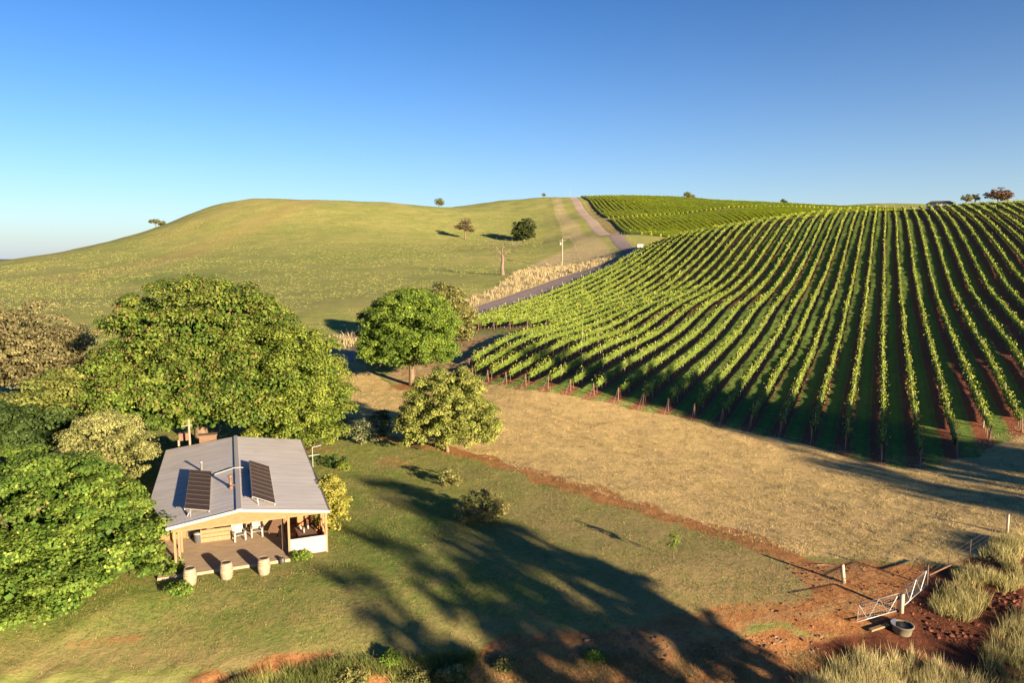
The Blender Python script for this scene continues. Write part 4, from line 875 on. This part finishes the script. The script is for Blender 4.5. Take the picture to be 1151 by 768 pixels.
def lounge(a, l, rz, lab):
    c = hthing('slatted_chair', a, l, rz, lab, 'chair', group='white slatted chairs on the verandah')
    mb = MB()
    for k in range(5): mb.bar((-.26+k*.13,.12,.38),(-.30+k*.15,.42,1.25),.115,.025)
    mb.build('backrest', M_WHITE, c)
    mb = MB()
    for k in range(5): mb.bar((-.29,-.42+k*.13,.40-k*.022),(.29,-.42+k*.13,.40-k*.022),.11,.025)
    mb.build('seat', M_WHITE, c)
    for s in (-1, 1):
        mb = MB(); mb.bar((s*.33,-.45,.58),(s*.33,.30,.56),.12,.025,(0,0,1)); mb.build('armrest', M_WHITE, c)
        mb = MB(); mb.bar((s*.32,-.40,0),(s*.32,-.40,.57),.03,.09); mb.build('leg', M_WHITE, c)
        mb = MB(); mb.bar((s*.27,-.42,.38),(s*.27,.55,.02),.03,.1); mb.build('leg', M_WHITE, c)
lounge(-5.1, 3.75, R(15), 'white slatted chair on the verandah, next to the firewood box')
lounge(-3.95, 4.05, R(-5), 'white slatted chair on the verandah, right of the other white one')
def stool(a, l, lab):
    c = hthing('timber_stool', a, l, .3, lab, 'stool', group='timber stools on the verandah')
    mb = MB(); mb.box(-.2,.2,-.2,.2,.62,.67); mb.build('seat', M_TAN, c)
    for sx in (-1,1):
        for sy in (-1,1):
            mb = MB(); mb.bar((sx*.19,sy*.19,0),(sx*.14,sy*.14,.62),.045); mb.build('leg', M_TAN, c)
stool(-5.75, 4.75, 'timber stool between the firewood box and the nearest white chair')
stool(-4.5, 4.75, 'timber stool between the two white chairs')
c = hthing('long_counter', -3.1, 4.85, 0, 'long white topped counter along the back wall of the verandah', 'counter')
mb = MB(); mb.box(-.9,.95,-.22,.22,.78,.84); mb.build('counter_top', M_WHITE, c)
mb = MB(); mb.box(-.85,.85,-.18,.2,0,.78); mb.build('cabinet', M_TAN, c)
c = hthing('slatted_lounger', -2.75, 3.9, R(-28), 'brown slatted lounger tilted up against the shaded verandah corner', 'lounger')
mb = MB()
for k in range(6): mb.bar((-.28+k*.112,-.7,.30),(-.28+k*.112,.7,1.15),.095,.03)
mb.build('slatted_board', M_BROWN, c)
for s in (-1, 1):
    mb = MB(); mb.bar((s*.26,-.6,0),(s*.26,-.6,.34),.05); mb.build('leg', M_BROWN, c)
    mb = MB(); mb.bar((s*.26,.55,0),(s*.26,.55,1.05),.05); mb.build('leg', M_BROWN, c)
c = hthing('small_pot', -2.75, -.75, 0, 'small dark pot on the ground beside the deck corner', 'pot', z=0)
mb = MB(); mb.lathe([(.11,0),(.16,.05),(.17,.25),(.12,.33),(.13,.36)], 16); mb.build('pot_body', mat('dark_pot', (.06,.055,.05), .5), c, True)
# enclosed end: table with things on it
c = hthing('long_table', -1.15, 1.5, R(4), 'dark table inside the enclosed right end of the verandah', 'table')
mb = MB(); mb.box(-.55,.55,-.9,.9,.72,.77); mb.build('table_top', M_BROWN, c)
for sx in (-1,1):
    for sy in (-1,1):
        mb = MB(); mb.box(sx*.48-.03,sx*.48+.03,sy*.8-.03,sy*.8+.03,0,.72); mb.build('leg', M_BROWN, c)
for i, (a, l, h, r_, lab) in enumerate([(-1.3,1.3,.34,.05,'white bottle standing on the dark verandah table'),(-1.45,2.0,.20,.09,'short white jug at the back of the dark table'),(-1.0,1.9,.26,.06,'slim white bottle at the back of the dark table')]):
    c = hthing('bottle', a, l, 0, lab, 'bottle', z=.93); mb = MB(); mb.lathe([(r_,0),(r_,h*.6),(r_*.4,h*.75),(r_*.4,h)], 14); mb.build('bottle_body', M_WHITE, c, True)
for i, (a, l, rz, lab) in enumerate([(-1.95,2.1,R(80),'timber chair on the left of the dark verandah table'),(-.5,2.5,R(-80),'timber chair by the side rail of the verandah')]):
    c = hthing('timber_chair', a, l, rz, lab, 'chair')
    mb = MB(); mb.box(-.22,.22,-.22,.22,.42,.46); mb.build('seat', M_ORANGE, c)
    mb = MB(); mb.box(-.22,.22,.19,.22,.55,.92); mb.build('backrest', M_ORANGE, c)
    for sx in (-1,1):
        for sy in (-1,1):
            mb = MB(); mb.bar((sx*.2,sy*.2,0),(sx*.2,sy*.2,.42 if sy < 0 else .9),.04); mb.build('leg', M_ORANGE, c)
c = hthing('cream_cabinet', -.95, 4.6, 0, 'cream cabinet against the back wall of the enclosed verandah end', 'cabinet')
mb = MB(); mb.box(-.55,.55,-.25,.25,.0,1.35); mb.build('cabinet_body', M_ORANGE, c, bevel=.01); mb = MB(); mb.box(-.6,.6,-.3,.28,1.35,1.62); mb.build('cream_top', M_WHITE, c, bevel=.01)
# poles behind the house
x, y = hloc(-8.45, 18.75); c = empty('timber_pole', (x, y, 0), 0, 'slim timber pole rising behind the back left corner of the roof', 'pole')
mb = MB(); mb.tube([(0,0,0),(0,0,5.0)], [.09,.08], 8); mb.build('shaft', M_POST, c); mb = MB(); mb.bar((-.6,0,4.4),(.25,0,4.5),.07,.1); mb.build('cross_arm', M_POST, c)
x, y = hloc(-8.95, 20.5); c = empty('water_stand', (x, y, 0), HRZ, 'red brown boarded stand half hidden behind the back of the house', 'stand')
mb = MB(); mb.box(-.4,.4,-.3,.3,2.9,3.5); mb.build('boarding', M_BROWN, c)
for sx in (-1,1):
    for sy in (-1,1):
        mb = MB(); mb.box(sx*.42-.05,sx*.42+.05,sy*.34-.05,sy*.34+.05,0,3.0); mb.build('leg', M_POST, c)
# clothes line pole right of the roof
x, y = hit(352, 533); c = empty('clothes_line', (x, y, G(x, y)), HRZ, 'white clothes line pole with two cross arms beside the roof corner', 'clothes line')
mb = MB(); mb.tube([(0,0,0),(0,0,2.3)], [.035,.03], 8); mb.build('pole', M_PVC, c)
mb = MB(); mb.bar((-.75,0,1.55),(.55,0,1.6),.05); mb.build('cross_arm', M_PVC, c); mb = MB(); mb.bar((0,0,2.25),(.75,.3,2.3),.05); mb.build('cross_arm', M_PVC, c)
# ---------------------------------------------------------------- gates, trough and fences
def gate(a, b, h, lab, zs=.12):
    A = Vector((a[0], a[1], 0)); B = Vector((b[0], b[1], 0)); L = (B-A).length; g = min(G(*a), G(*b)) if abs(G(*a)-G(*b)) < .3 else G(*a)
    g = (G(*a)+G(*b))/2
    o = empty('steel_gate', (a[0], a[1], g), math.atan2(b[1]-a[1], b[0]-a[0]), lab, 'gate', 'steel farm gates by the trough')
    t = .045; m_ = MB()
    m_.tube([(0,0,zs),(0,0,zs+h),(L,0,zs+h),(L,0,zs),(0,0,zs)], [t/2]*5, 8); m_.build('gate_frame', M_ALU, o, True)
    m_ = MB(); m_.tube([(0,0,zs+h),(L*.25,0,zs),(L*.5,0,zs+h),(L*.75,0,zs),(L,0,zs+h)], [.019]*5, 6); m_.build('brace', M_ALU, o)
    m_ = MB(); n = int(L/.16)
    for k in range(1, n): m_.bar((L*k/n,0,zs),(L*k/n,0,zs+h),.0035)
    for k in range(1, 7): m_.bar((0,0,zs+h*k/7),(L,0,zs+h*k/7),.0035)
    m_.build('mesh_wire', M_STEEL, o)
g1a, g1b = hit(963.5, 704.5), hit(1009, 687); g2a, g2b = hit(1016, 686), hit(1040, 660)
gate(g1a, g1b, .92, 'silver tubular farm gate left of the pale post, nearest the trough'); gate(g2a, g2b, .92, 'silver tubular farm gate right of the pale post, reaching the dark post')
def post(px, py, h, r, m_, lab, nm='fence_post', lean=(0,0)):
    x, y = hit(px, py); o = MB().tube([(0,0,-.3),(0,0,h*.5),(0,0,h)], [r*1.05,r,r*.93], 10).build(nm, m_, None, True, loc=(x, y, G(x, y)))
    o.rotation_euler = (lean[0], lean[1], 0); tag(o, lab, 'post'); return x, y
pA = post(1013, 689, .98, .11, M_POST_PALE, 'thick pale post between the two silver gates')
pB = post(948.5, 655.5, 1.05, .10, M_POST_PALE, 'thick pale leaning post alone in the red dirt', lean=(0,R(-7)))
pC = post(1041.5, 659, 1.2, .06, M_RUST, 'dark upright post at the far end of the right gate')
pD = post(1132, 600, 1.25, .08, M_POST_PALE, 'slim pale post at the right edge below the vine ends')
pc = [pC, post(1066, 640, 1.05, .025, M_RUST, 'thin dark steel picket nearest the right gate'), post(1090, 626, 1.05, .025, M_RUST, 'thin dark steel picket, middle one of the wire fence'), post(1114, 610, 1.05, .025, M_RUST, 'thin dark steel picket nearest the slim pale post'), pD]
wf = empty('wire_fence', (pC[0], pC[1], G(*pC)), 0, 'slack wire fence from the dark gate post to the slim pale post', 'fence')
for hz in (.35, .65, .95):
    W = []
    for (x0, y0), (x1, y1) in zip(pc[:-1], pc[1:]):
        for t in (0, .5): W.append((x0+(x1-x0)*t-pC[0], y0+(y1-y0)*t-pC[1], G(x0+(x1-x0)*t, y0+(y1-y0)*t)-G(*pC)+hz-(.03 if t else 0)))
    W.append((pD[0]-pC[0], pD[1]-pC[1], G(*pD)-G(*pC)+hz)); MB().tube(W, [.005]*len(W), 4).build('wire', M_RUST, wf)
x, y = hit(1062, 645); o = MB().bar((pC[0]+.1, pC[1], G(*pC)+.62), (x+.3, y, G(x, y)+.5), .06).build('rail', M_STRAINER); tag(o, 'short reddish rail running right from the dark gate post', 'rail')
# trough
x, y = hit(1014, 711); tr = empty('water_trough', (x, y, G(x, y)), 0, 'round concrete water trough with dark water beside the silver gate', 'trough')
prof = [(.60,-.1),(.62,0),(.72,.58),(.80,.60),(.80,.68),(.66,.68),(.64,.40),(.05,.38)]
tr.scale = (.66,.66,.6); MB().lathe(prof, 36).build('basin', mat('trough_concrete', (.17,.145,.095), .85, noise=((.12,.10,.065), 5, (1,1,1))), tr, True)
MB().lathe([(.66,.56),(.66,.565)], 30).build('water', M_BLUE, tr)
m_ = MB(); q = [(.80*math.cos(t), .80*math.sin(t)) for t in np.linspace(R(95), R(205), 12)]
m_.add([(a, b, .70) for a, b in q]+[(a, b, .72) for a, b in q], [tuple(range(11,-1,-1)), tuple(range(12,24))]+[(i, (i+1) % 12, (i+1) % 12+12, i+12) for i in range(12)]); m_.build('float_cover', M_STEEL, tr)
x, y = hit(988, 708); o = MB().box(-.6,.6,-.1,.1,0,.09).build('timber_plank', M_TAN, None, loc=(x, y, G(x, y)+.06)); o.rotation_euler = (0,R(-3),R(22)); tag(o, 'short orange timber plank lying in front of the trough', 'plank')
# white dead limb lying left of the leaning post
x, y = hit(928, 637); o = MB().tube([(-1.1,.35,.06),(-.5,.0,.13),(0,.12,.08),(.5,-.1,.12)], [.015,.03,.035,.02], 6).build('fallen_branch', M_BARK_GREY, None, loc=(x, y, G(x, y)-.05)); tag(o, 'bleached fallen branch lying left of the leaning post', 'branch')
# ---------------------------------------------------------------- along the road
x, y = hit(632, 300); pp = empty('power_pole', (x, y, G(x, y)), 0, 'pale wooden power pole with short cross arm left of the gravel road', 'power pole')
MB().tube([(0,0,0),(0,0,10.4)], [.2,.14], 8).build('pole', M_POST_PALE, pp, True); MB().bar((-1.2,0,9.6),(1.2,0,9.6),.14).build('cross_arm', M_POST, pp); MB().box(-.9,-.45,-.3,.3,8.0,8.9).build('transformer', M_STEEL, pp)
x = ray(640.5,222)[0]/ray(640.5,222)[1]*640; pp = empty('power_pole', (x, 640, G(x, 640)), 0, 'tiny far power pole on the skyline beside the hill road', 'power pole')
MB().tube([(0,0,0),(0,0,7.5)], [.16,.12], 6).build('pole', M_POST, pp)
x, y = hit(720, 283); sg = empty('board_sign', (x, y, G(x, y)), R(8), 'small blank white board on posts at the road bend', 'sign')
MB().box(-1.25,1.25,-.05,.05,1.6,2.7).build('board', M_WHITE, sg)
for s in (-1, 1): MB().box(s*.9-.05,s*.9+.05,.06,.16,0,2.6).build('leg', M_POST, sg)
x, y = hit(719, 288); sg = empty('pump_box', (x, y, G(x, y)), R(8), 'small white box by the road bend under the white board', 'box')
MB().box(-.45,.45,-.4,.4,0,1.0).build('box_body', M_WHITE, sg); MB().box(-.5,.5,-.45,.45,1.0,1.08).build('lid', M_STEEL, sg)
def fence(P, sp, h, r, m_, lab, cat='fence', wires=(.4,.8,1.1), group=None):
    P = smooth_line(P, max(2, int(np.hypot(*np.diff(np.asarray(P), axis=0).T).sum()/sp)), 2); x0, y0 = P[0]; g0 = G(x0, y0)
    f = empty('wire_fence', (x0, y0, g0), 0, lab, cat); me = None
    for x, y in P:
        if me is None: me = MB().tube([(0,0,-.2),(0,0,h)], [r,r*.9], 6).build('post', m_, f).data; continue
        o = bpy.data.objects.new('post', me); link(o, f); o.location = (x-x0, y-y0, G(x, y)-g0); o.scale = (1,1,random.uniform(.9,1.08))
    for hz in wires: MB().tube([(x-x0, y-y0, G(x, y)-g0+hz) for x, y in P], [.01]*len(P), 3).build('wire', M_STEEL, f)
def offroad(i0, i1, off, n=60):
    T = np.gradient(ROAD, axis=0); T /= np.linalg.norm(T, axis=1)[:, None]; k = np.linspace(i0, i1, n).astype(int)
    return ROAD[k]+np.stack([T[k, 1], -T[k, 0]], 1)*off
dR = np.hypot(ROAD[:, 0]-hit(695,292)[0], ROAD[:, 1]-hit(695,292)[1]); kb = int(dR.argmin())
fence(offroad(10, kb, 3.6), 6.5, 1.25, .06, M_POST_PALE, 'post and wire fence between the gravel road and the first vine row')
fence(offroad(kb+40, 494, 5.0), 11, 1.2, .05, M_POST, 'post and wire fence on the right side of the hill road')
fence(hits([(620.5,223),(624,240),(631,255),(641,270),(650,284),(652,292)]), 9, 1.2, .06, M_POST, 'long paddock fence running straight up the grass hill')
# far shed on the right skyline
x = ray(1056,232)[0]/ray(1056,232)[1]*345; sh = empty('farm_shed', (x, 345, G(x, 345)), R(-20), 'small far shed with dark roof and white wall on the right skyline', 'shed')
MB().box(-5,5,-3,3,0,3.2).build('wall', M_WHITE, sh); m_ = MB(); m_.add([(-5.6,-3.6,3.2),(5.6,-3.6,3.2),(5.6,3.6,3.2),(-5.6,3.6,3.2),(-3.6,0,4.6),(3.6,0,4.6)], [(0,1,5,4),(1,2,5),(2,3,4,5),(3,0,4),(3,2,1,0)]); m_.build('roof', mat('shed_roof', (.06,.05,.06), .6), sh)
for s in (-2.6, .6): MB().box(s,s+1.4,-3.05,-2.98,.9,2.3).build('window', M_GLASS, sh)
# ------------------------------------------------------------------ grass, straw and tussocks: nobody could count them
def tufts(name, X, Y, h, spread, nb, w_, cols, label, lean=.35):
    """nb blades per tuft, each a narrow triangle rooted in the ground"""
    n = len(X); h = np.broadcast_to(h, n); idx = np.repeat(np.arange(n), nb); m = len(idx)
    a = rng.random(m)*2*PI; rad = spread*np.sqrt(rng.random(m)); bx = X[idx]+np.cos(a)*rad; by = Y[idx]+np.sin(a)*rad; bz = gz(bx, by)-.02
    hh = h[idx]*(.5+.7*rng.random(m)); ln = hh*lean*(.3+rng.random(m)); tx = bx+np.cos(a)*ln+rng.normal(size=m)*hh*.1; ty = by+np.sin(a)*ln+rng.normal(size=m)*hh*.1
    pa = rng.random(m)*PI; wx_ = np.cos(pa)*w_/2*(.6+.8*rng.random(m)); wy_ = np.sin(pa)*w_/2
    V = np.stack([np.stack([bx-wx_, by-wy_, bz], 1), np.stack([bx+wx_, by+wy_, bz], 1), np.stack([tx, ty, bz+hh], 1)], 1).reshape(-1, 3)
    tc = np.clip(rng.normal(.5, .3, n), 0, 1)[idx]; col = cmix(cols[0], cols[1], np.clip(tc+rng.normal(size=m)*.15, 0, 1))*(.8+.4*rng.random(m))[:, None]
    o = mesh_np(name, V, np.arange(3*m).reshape(m, 3), M_GRASS, None, np.repeat(col, 3, axis=0)); tag(o, label, 'grass', kind='stuff'); return o
def scatter(poly, n, clump=3.0, thr=.35, seed=0, maskf=None):
    poly = np.asarray(poly, float); lo, hi = poly.min(0), poly.max(0); X = lo[0]+rng.random(n)*(hi[0]-lo[0]); Y = lo[1]+rng.random(n)*(hi[1]-lo[1])
    k = inside(X, Y, poly) & (vnoise(X, Y, clump, seed)*.7+vnoise(X, Y, clump*.3, seed+1)*.3 > thr+.25*(rng.random(n)-.5)); return X[k], Y[k]
STRAW = (np.array([.60,.46,.24]), np.array([.42,.33,.15])); GREENB = (np.array([.12,.15,.03]), np.array([.24,.23,.06])); GOLD = (np.array([.38,.35,.13]), np.array([.62,.52,.28]))
X, Y = scatter(P_DRY, 200000, .7, .45, 100)
tufts('dry_grass', X, Y, .12, .14, 5, .022, STRAW, 'short dry straw coloured grass on the headland below the vines', lean=.6)
X, Y = scatter(P_DRY, 90000, 1.0, .50, 110)
tufts('dry_grass', X, Y, .12, .14, 5, .025, (np.array([.12,.12,.035]), np.array([.26,.20,.08])), 'greener stubble mixed into the dry headland grass', lean=.8)
X, Y = scatter(P_LAWN, 130000, 1.2, .42, 120); k = np.hypot(X+18, Y-48) > 0; 
lx = -(X+11.22)*-.0; a_ = (X+11.22)*.929+(Y-41.73)*.369; l_ = -(X+11.22)*.369+(Y-41.73)*.929; k = ~((a_ > -10.5) & (a_ < .3) & (l_ > -.7) & (l_ < 20))
kk = k & (Y < 75); tufts('lawn_grass', X[kk], Y[kk], .09, .13, 4, .035, (np.array([.10,.15,.028]), np.array([.36,.30,.11])), 'rough green lawn grass around the cottage', lean=.8)
# tall straw verge along the road
X, Y = scatter(P_VERGE, 34000, 3.2, .40, 130); dd = seg_d(X, Y, ROAD[::6]); k = (dd > 3.6) & (Y < 235+40*rng.random(len(Y))); X, Y = X[k], Y[k]
tufts('tall_dry_grass', X, Y, .75+.5*rng.random(len(X)), .5, 6, .16, (np.array([.52,.41,.23]), np.array([.33,.27,.13])), 'tall pale straw grass on the road verge below the dead tree')
# tussocks on the hill
P_HILL = hits([(0,300),(180,262),(300,232),(480,240),(610,236),(610,290),(520,335),(420,372),(300,372),(0,400)])
X, Y = scatter(P_HILL, 42000, 14, .46, 140); k = Y < 520; X, Y = X[k], Y[k]
tufts('tussock_grass', X, Y, .30, .40, 5, .22, (np.array([.15,.19,.045]), np.array([.31,.29,.10])), 'scattered low tussocks over the grass hill', lean=.7)
# tall grass on the bank at the lower right
PA = hits([(905,768),(935,748),(1000,735),(1060,752),(1075,768)])
PA = [hit(915,764), hit(960,742), hit(1020,738), hit(1062,756), (22,28.4), (11,28.4)]
X, Y = scatter(PA, 2000, 1.1, .50, 150); tufts('tall_grass', X, Y, .55+.35*rng.random(len(X)), .16, 14, .022, GOLD, 'tall golden grass at the bottom edge below the trough', lean=.35)
PB = hits([(1048,690),(1042,668),(1062,655),(1090,640),(1120,612),(1151,600),(1151,660),(1118,672),(1090,700)])
X, Y = scatter(PB, 4600, 1.5, .52, 160); tufts('tall_grass', X, Y, .35+.35*rng.random(len(X)), .22, 14, .03, (np.array([.26,.25,.075]), np.array([.50,.42,.20])), 'thick yellow green grass clumps right of the farm gates', lean=.45)
PC = hits([(1100,768),(1105,735),(1128,705),(1151,690)])+[0]; PC = list(map(tuple, PC))+[(32,28.5),(24,27.5)]
X, Y = scatter(PC, 3000, 1.2, .52, 170); tufts('tall_grass', X, Y, .5+.4*rng.random(len(X)), .16, 12, .022, (np.array([.25,.24,.08]), np.array([.40,.34,.17])), 'straggly tall grass in the lower right corner', lean=.4)
PD = [hit(520,742), hit(600,738), hit(700,735), hit(820,735), hit(930,735), hit(960,768), (10,27), (-8,27)]
X, Y = scatter(PD, 14000, .9, .50, 180); tufts('dry_bank_grass', X, Y, .16, .18, 7, .02, (np.array([.40,.30,.16]), np.array([.22,.20,.07])), 'patchy dry grass hanging on the red bank', lean=.9)
PE = [hit(300,757), hit(360,748), hit(540,735), (-3,28.2), (-14,28.2)]
X, Y = scatter(PE, 2600, 1.2, .40, 190); tufts('bank_weeds', X, Y, .40, .2, 10, .03, (np.array([.10,.15,.03]), np.array([.24,.24,.07])), 'green weeds along the bank at the bottom left', lean=.6)
# clods and stones along the bank edge
mb_v, mb_f = [], []; nst = 0
ico = [(0,0,1),(.89,0,.45),(.28,.85,.45),(-.72,.53,.45),(-.72,-.53,.45),(.28,-.85,.45),(.72,.53,-.45),(-.28,.85,-.45),(-.89,0,-.45),(-.28,-.85,-.45),(.72,-.53,-.45),(0,0,-1)]
icf = [(0,1,2),(0,2,3),(0,3,4),(0,4,5),(0,5,1),(1,6,2),(2,7,3),(3,8,4),(4,9,5),(5,10,1),(2,6,7),(3,7,8),(4,8,9),(5,9,10),(1,10,6),(11,7,6),(11,8,7),(11,9,8),(11,10,9),(11,6,10)]
ico = np.array(ico); icf = np.array(icf)
def stones(poly, n, s0, s1, label, colr, nm, seed):
    X, Y = scatter(poly, n, 1.0, .45, seed); m = len(X); s = s0+(s1-s0)*rng.random(m)**3
    V = ico[None]*(1+.35*rng.normal(size=(m, 12, 1)))*s[:, None, None]*np.array([1,1,.6]); V += np.stack([X, Y, gz(X, Y)], 1)[:, None]
    F = icf[None]+np.arange(m)[:, None, None]*12; c = cmix(colr[0], colr[1], rng.random(m)); o = mesh_np(nm, V.reshape(-1, 3), F.reshape(-1, 3), M_GRASS, None, np.repeat(c, 12, axis=0)); tag(o, label, 'stones', kind='stuff')
stones([hit(640,722), hit(700,716), hit(790,716), hit(930,712), hit(930,735), hit(790,745), hit(640,745)], 700, .02, .11, 'scattered clods and stones along the top of the bank', (np.array([.34,.24,.16]), np.array([.22,.10,.05])), 'stones', 200)
stones([hit(1040,700), hit(1075,680), hit(1151,660), hit(1151,690), hit(1100,730), hit(1040,715)], 1600, .03, .16, 'dark red clods right of the trough', (np.array([.20,.07,.04]), np.array([.12,.04,.025])), 'clods', 210)
stones(P_GATE, 2600, .02, .09, 'small red clods in the gateway dirt', (np.array([.34,.15,.07]), np.array([.22,.08,.04])), 'clods', 220)
# ------------------------------------------------------------------ shelter trees outside the frame
DIR = np.array([math.sin(R(-40)), math.cos(R(-40))])
def shade_for(px, py, dist, h, w_, seed, lab, dens=1.0):
    """a tree whose shadow tip falls near the given photo pixel"""
    x, y = hit(px, py); p = np.array([x, y])-DIR*dist
    z = G(*p); shade_tree(float(p[0]), float(p[1]), h-(z-0) if False else h, w_, seed, lab, dens)
SUN_AZ = R(140); SUN_EL = R(12)
SKY_AIR, SKY_DUST, SKY_OZ, SKY_SAT, SKY_GAMMA, SKY_STR, EXPOSURE = .85, .1, 2.6, 1.28, 1.3, .060, 2.4
SKY_VAL = .455; VEIL, VEIL_H, VEIL_B, VEIL_C = .97, .14, 2.8, (.69, .765, .83)
TANEL = math.tan(SUN_EL)
for i, (e_, st, D, w_, d_, low_, lab) in enumerate([
    (27.8, 52, 60, 4.8, .6, 0, 'olive shelter tree right of the viewpoint, the tallest of the near group'),
    (24.6, 46, 62, 4.0, .6, 0, 'thin crowned shelter tree behind the viewpoint, second of the near group'),
    (21.2, 43, 58, 3.4, .8, 0, 'thin crowned shelter tree behind the viewpoint, third of the near group'),
    (17.4, 38, 55, 3.4, .8, 0, 'small shelter tree behind the viewpoint, leftmost of the near group'),
    (36.5, 10, 26, 6, .6, 1, 'low shelter tree just right of the bank below the farm gates'),
    (60.0, 30, 60, 8, .8, 1, 'shelter tree beyond the right edge, nearest the farm gates'),
    (66.5, 84, 97, 8, 1.5, 1, 'tall shelter tree beyond the right edge, middle of three'),
    (72.5, 64, 88, 8, 1.3, 1, 'tall shelter tree beyond the right edge, nearest the vines')]):
    tip = np.array([.766, .643])*e_+DIR*st; b = tip-DIR*D; h = G(*tip)+TANEL*D-G(*b)+(1.0 if e_ > 65 else 0)
    shade_tree(float(b[0]), float(b[1]), h, w_, 70+i, lab, d_, low_)
# ------------------------------------------------------------------ light, sky, view
w = bpy.data.worlds.new('World'); sc.world = w; w.use_nodes = True; nt = w.node_tree
bg = nt.nodes['Background']; sky = nt.nodes.new('ShaderNodeTexSky'); sky.sky_type = 'NISHITA'; sky.sun_disc = False
sky.sun_elevation = SUN_EL; sky.sun_rotation = SUN_AZ; sky.air_density = SKY_AIR; sky.dust_density = SKY_DUST; sky.ozone_density = SKY_OZ; sky.altitude = 600
hs = nt.nodes.new('ShaderNodeHueSaturation'); hs.inputs['Saturation'].default_value = SKY_SAT; hs.inputs['Value'].default_value = SKY_VAL
gm = nt.nodes.new('ShaderNodeGamma'); gm.inputs[1].default_value = SKY_GAMMA
nt.links.new(sky.outputs[0], hs.inputs['Color']); nt.links.new(hs.outputs[0], gm.inputs[0]); 
# pale haze veil low over the horizon
tcw = nt.nodes.new('ShaderNodeTexCoord'); sx_ = nt.nodes.new('ShaderNodeSeparateXYZ'); nt.links.new(tcw.outputs['Generated'], sx_.inputs[0])
def wm(op, a, b):
    n = nt.nodes.new('ShaderNodeMath'); n.operation = op
    for i, q in enumerate((a, b)):
        if isinstance(q, (int, float)): n.inputs[i].default_value = q
        else: nt.links.new(q, n.inputs[i])
    return n.outputs[0]
ez = wm('MULTIPLY', wm('POWER', 2.718, wm('MULTIPLY', wm('MAXIMUM', sx_.outputs[2], 0.0), -1/VEIL_H)), VEIL)
vm = nt.nodes.new('ShaderNodeMix'); vm.data_type = 'RGBA'; nt.links.new(ez, vm.inputs[0]); nt.links.new(gm.outputs[0], vm.inputs[6]); vm.inputs[7].default_value = (*[c*VEIL_B for c in VEIL_C], 1)
nt.links.new(vm.outputs[2], bg.inputs[0])
bg.inputs[1].default_value = SKY_STR
sl = bpy.data.lights.new('sun', 'SUN'); sl.energy = 3.5; sl.angle = R(.8); sl.color = (1, .80, .54)
so = bpy.data.objects.new('sun', sl); COL.objects.link(so)
d = Vector((math.sin(SUN_AZ)*math.cos(SUN_EL), math.cos(SUN_AZ)*math.cos(SUN_EL), math.sin(SUN_EL)))
so.rotation_euler = d.to_track_quat('Z', 'Y').to_euler(); so.location = d*300
vs = sc.view_settings; vs.view_transform = 'Standard'; vs.look = 'None'; vs.exposure = EXPOSURE; vs.gamma = 1; vs.use_curve_mapping = False
sc.cycles.max_bounces = 6; sc.cycles.transparent_max_bounces = 4; sc.cycles.use_denoising = True
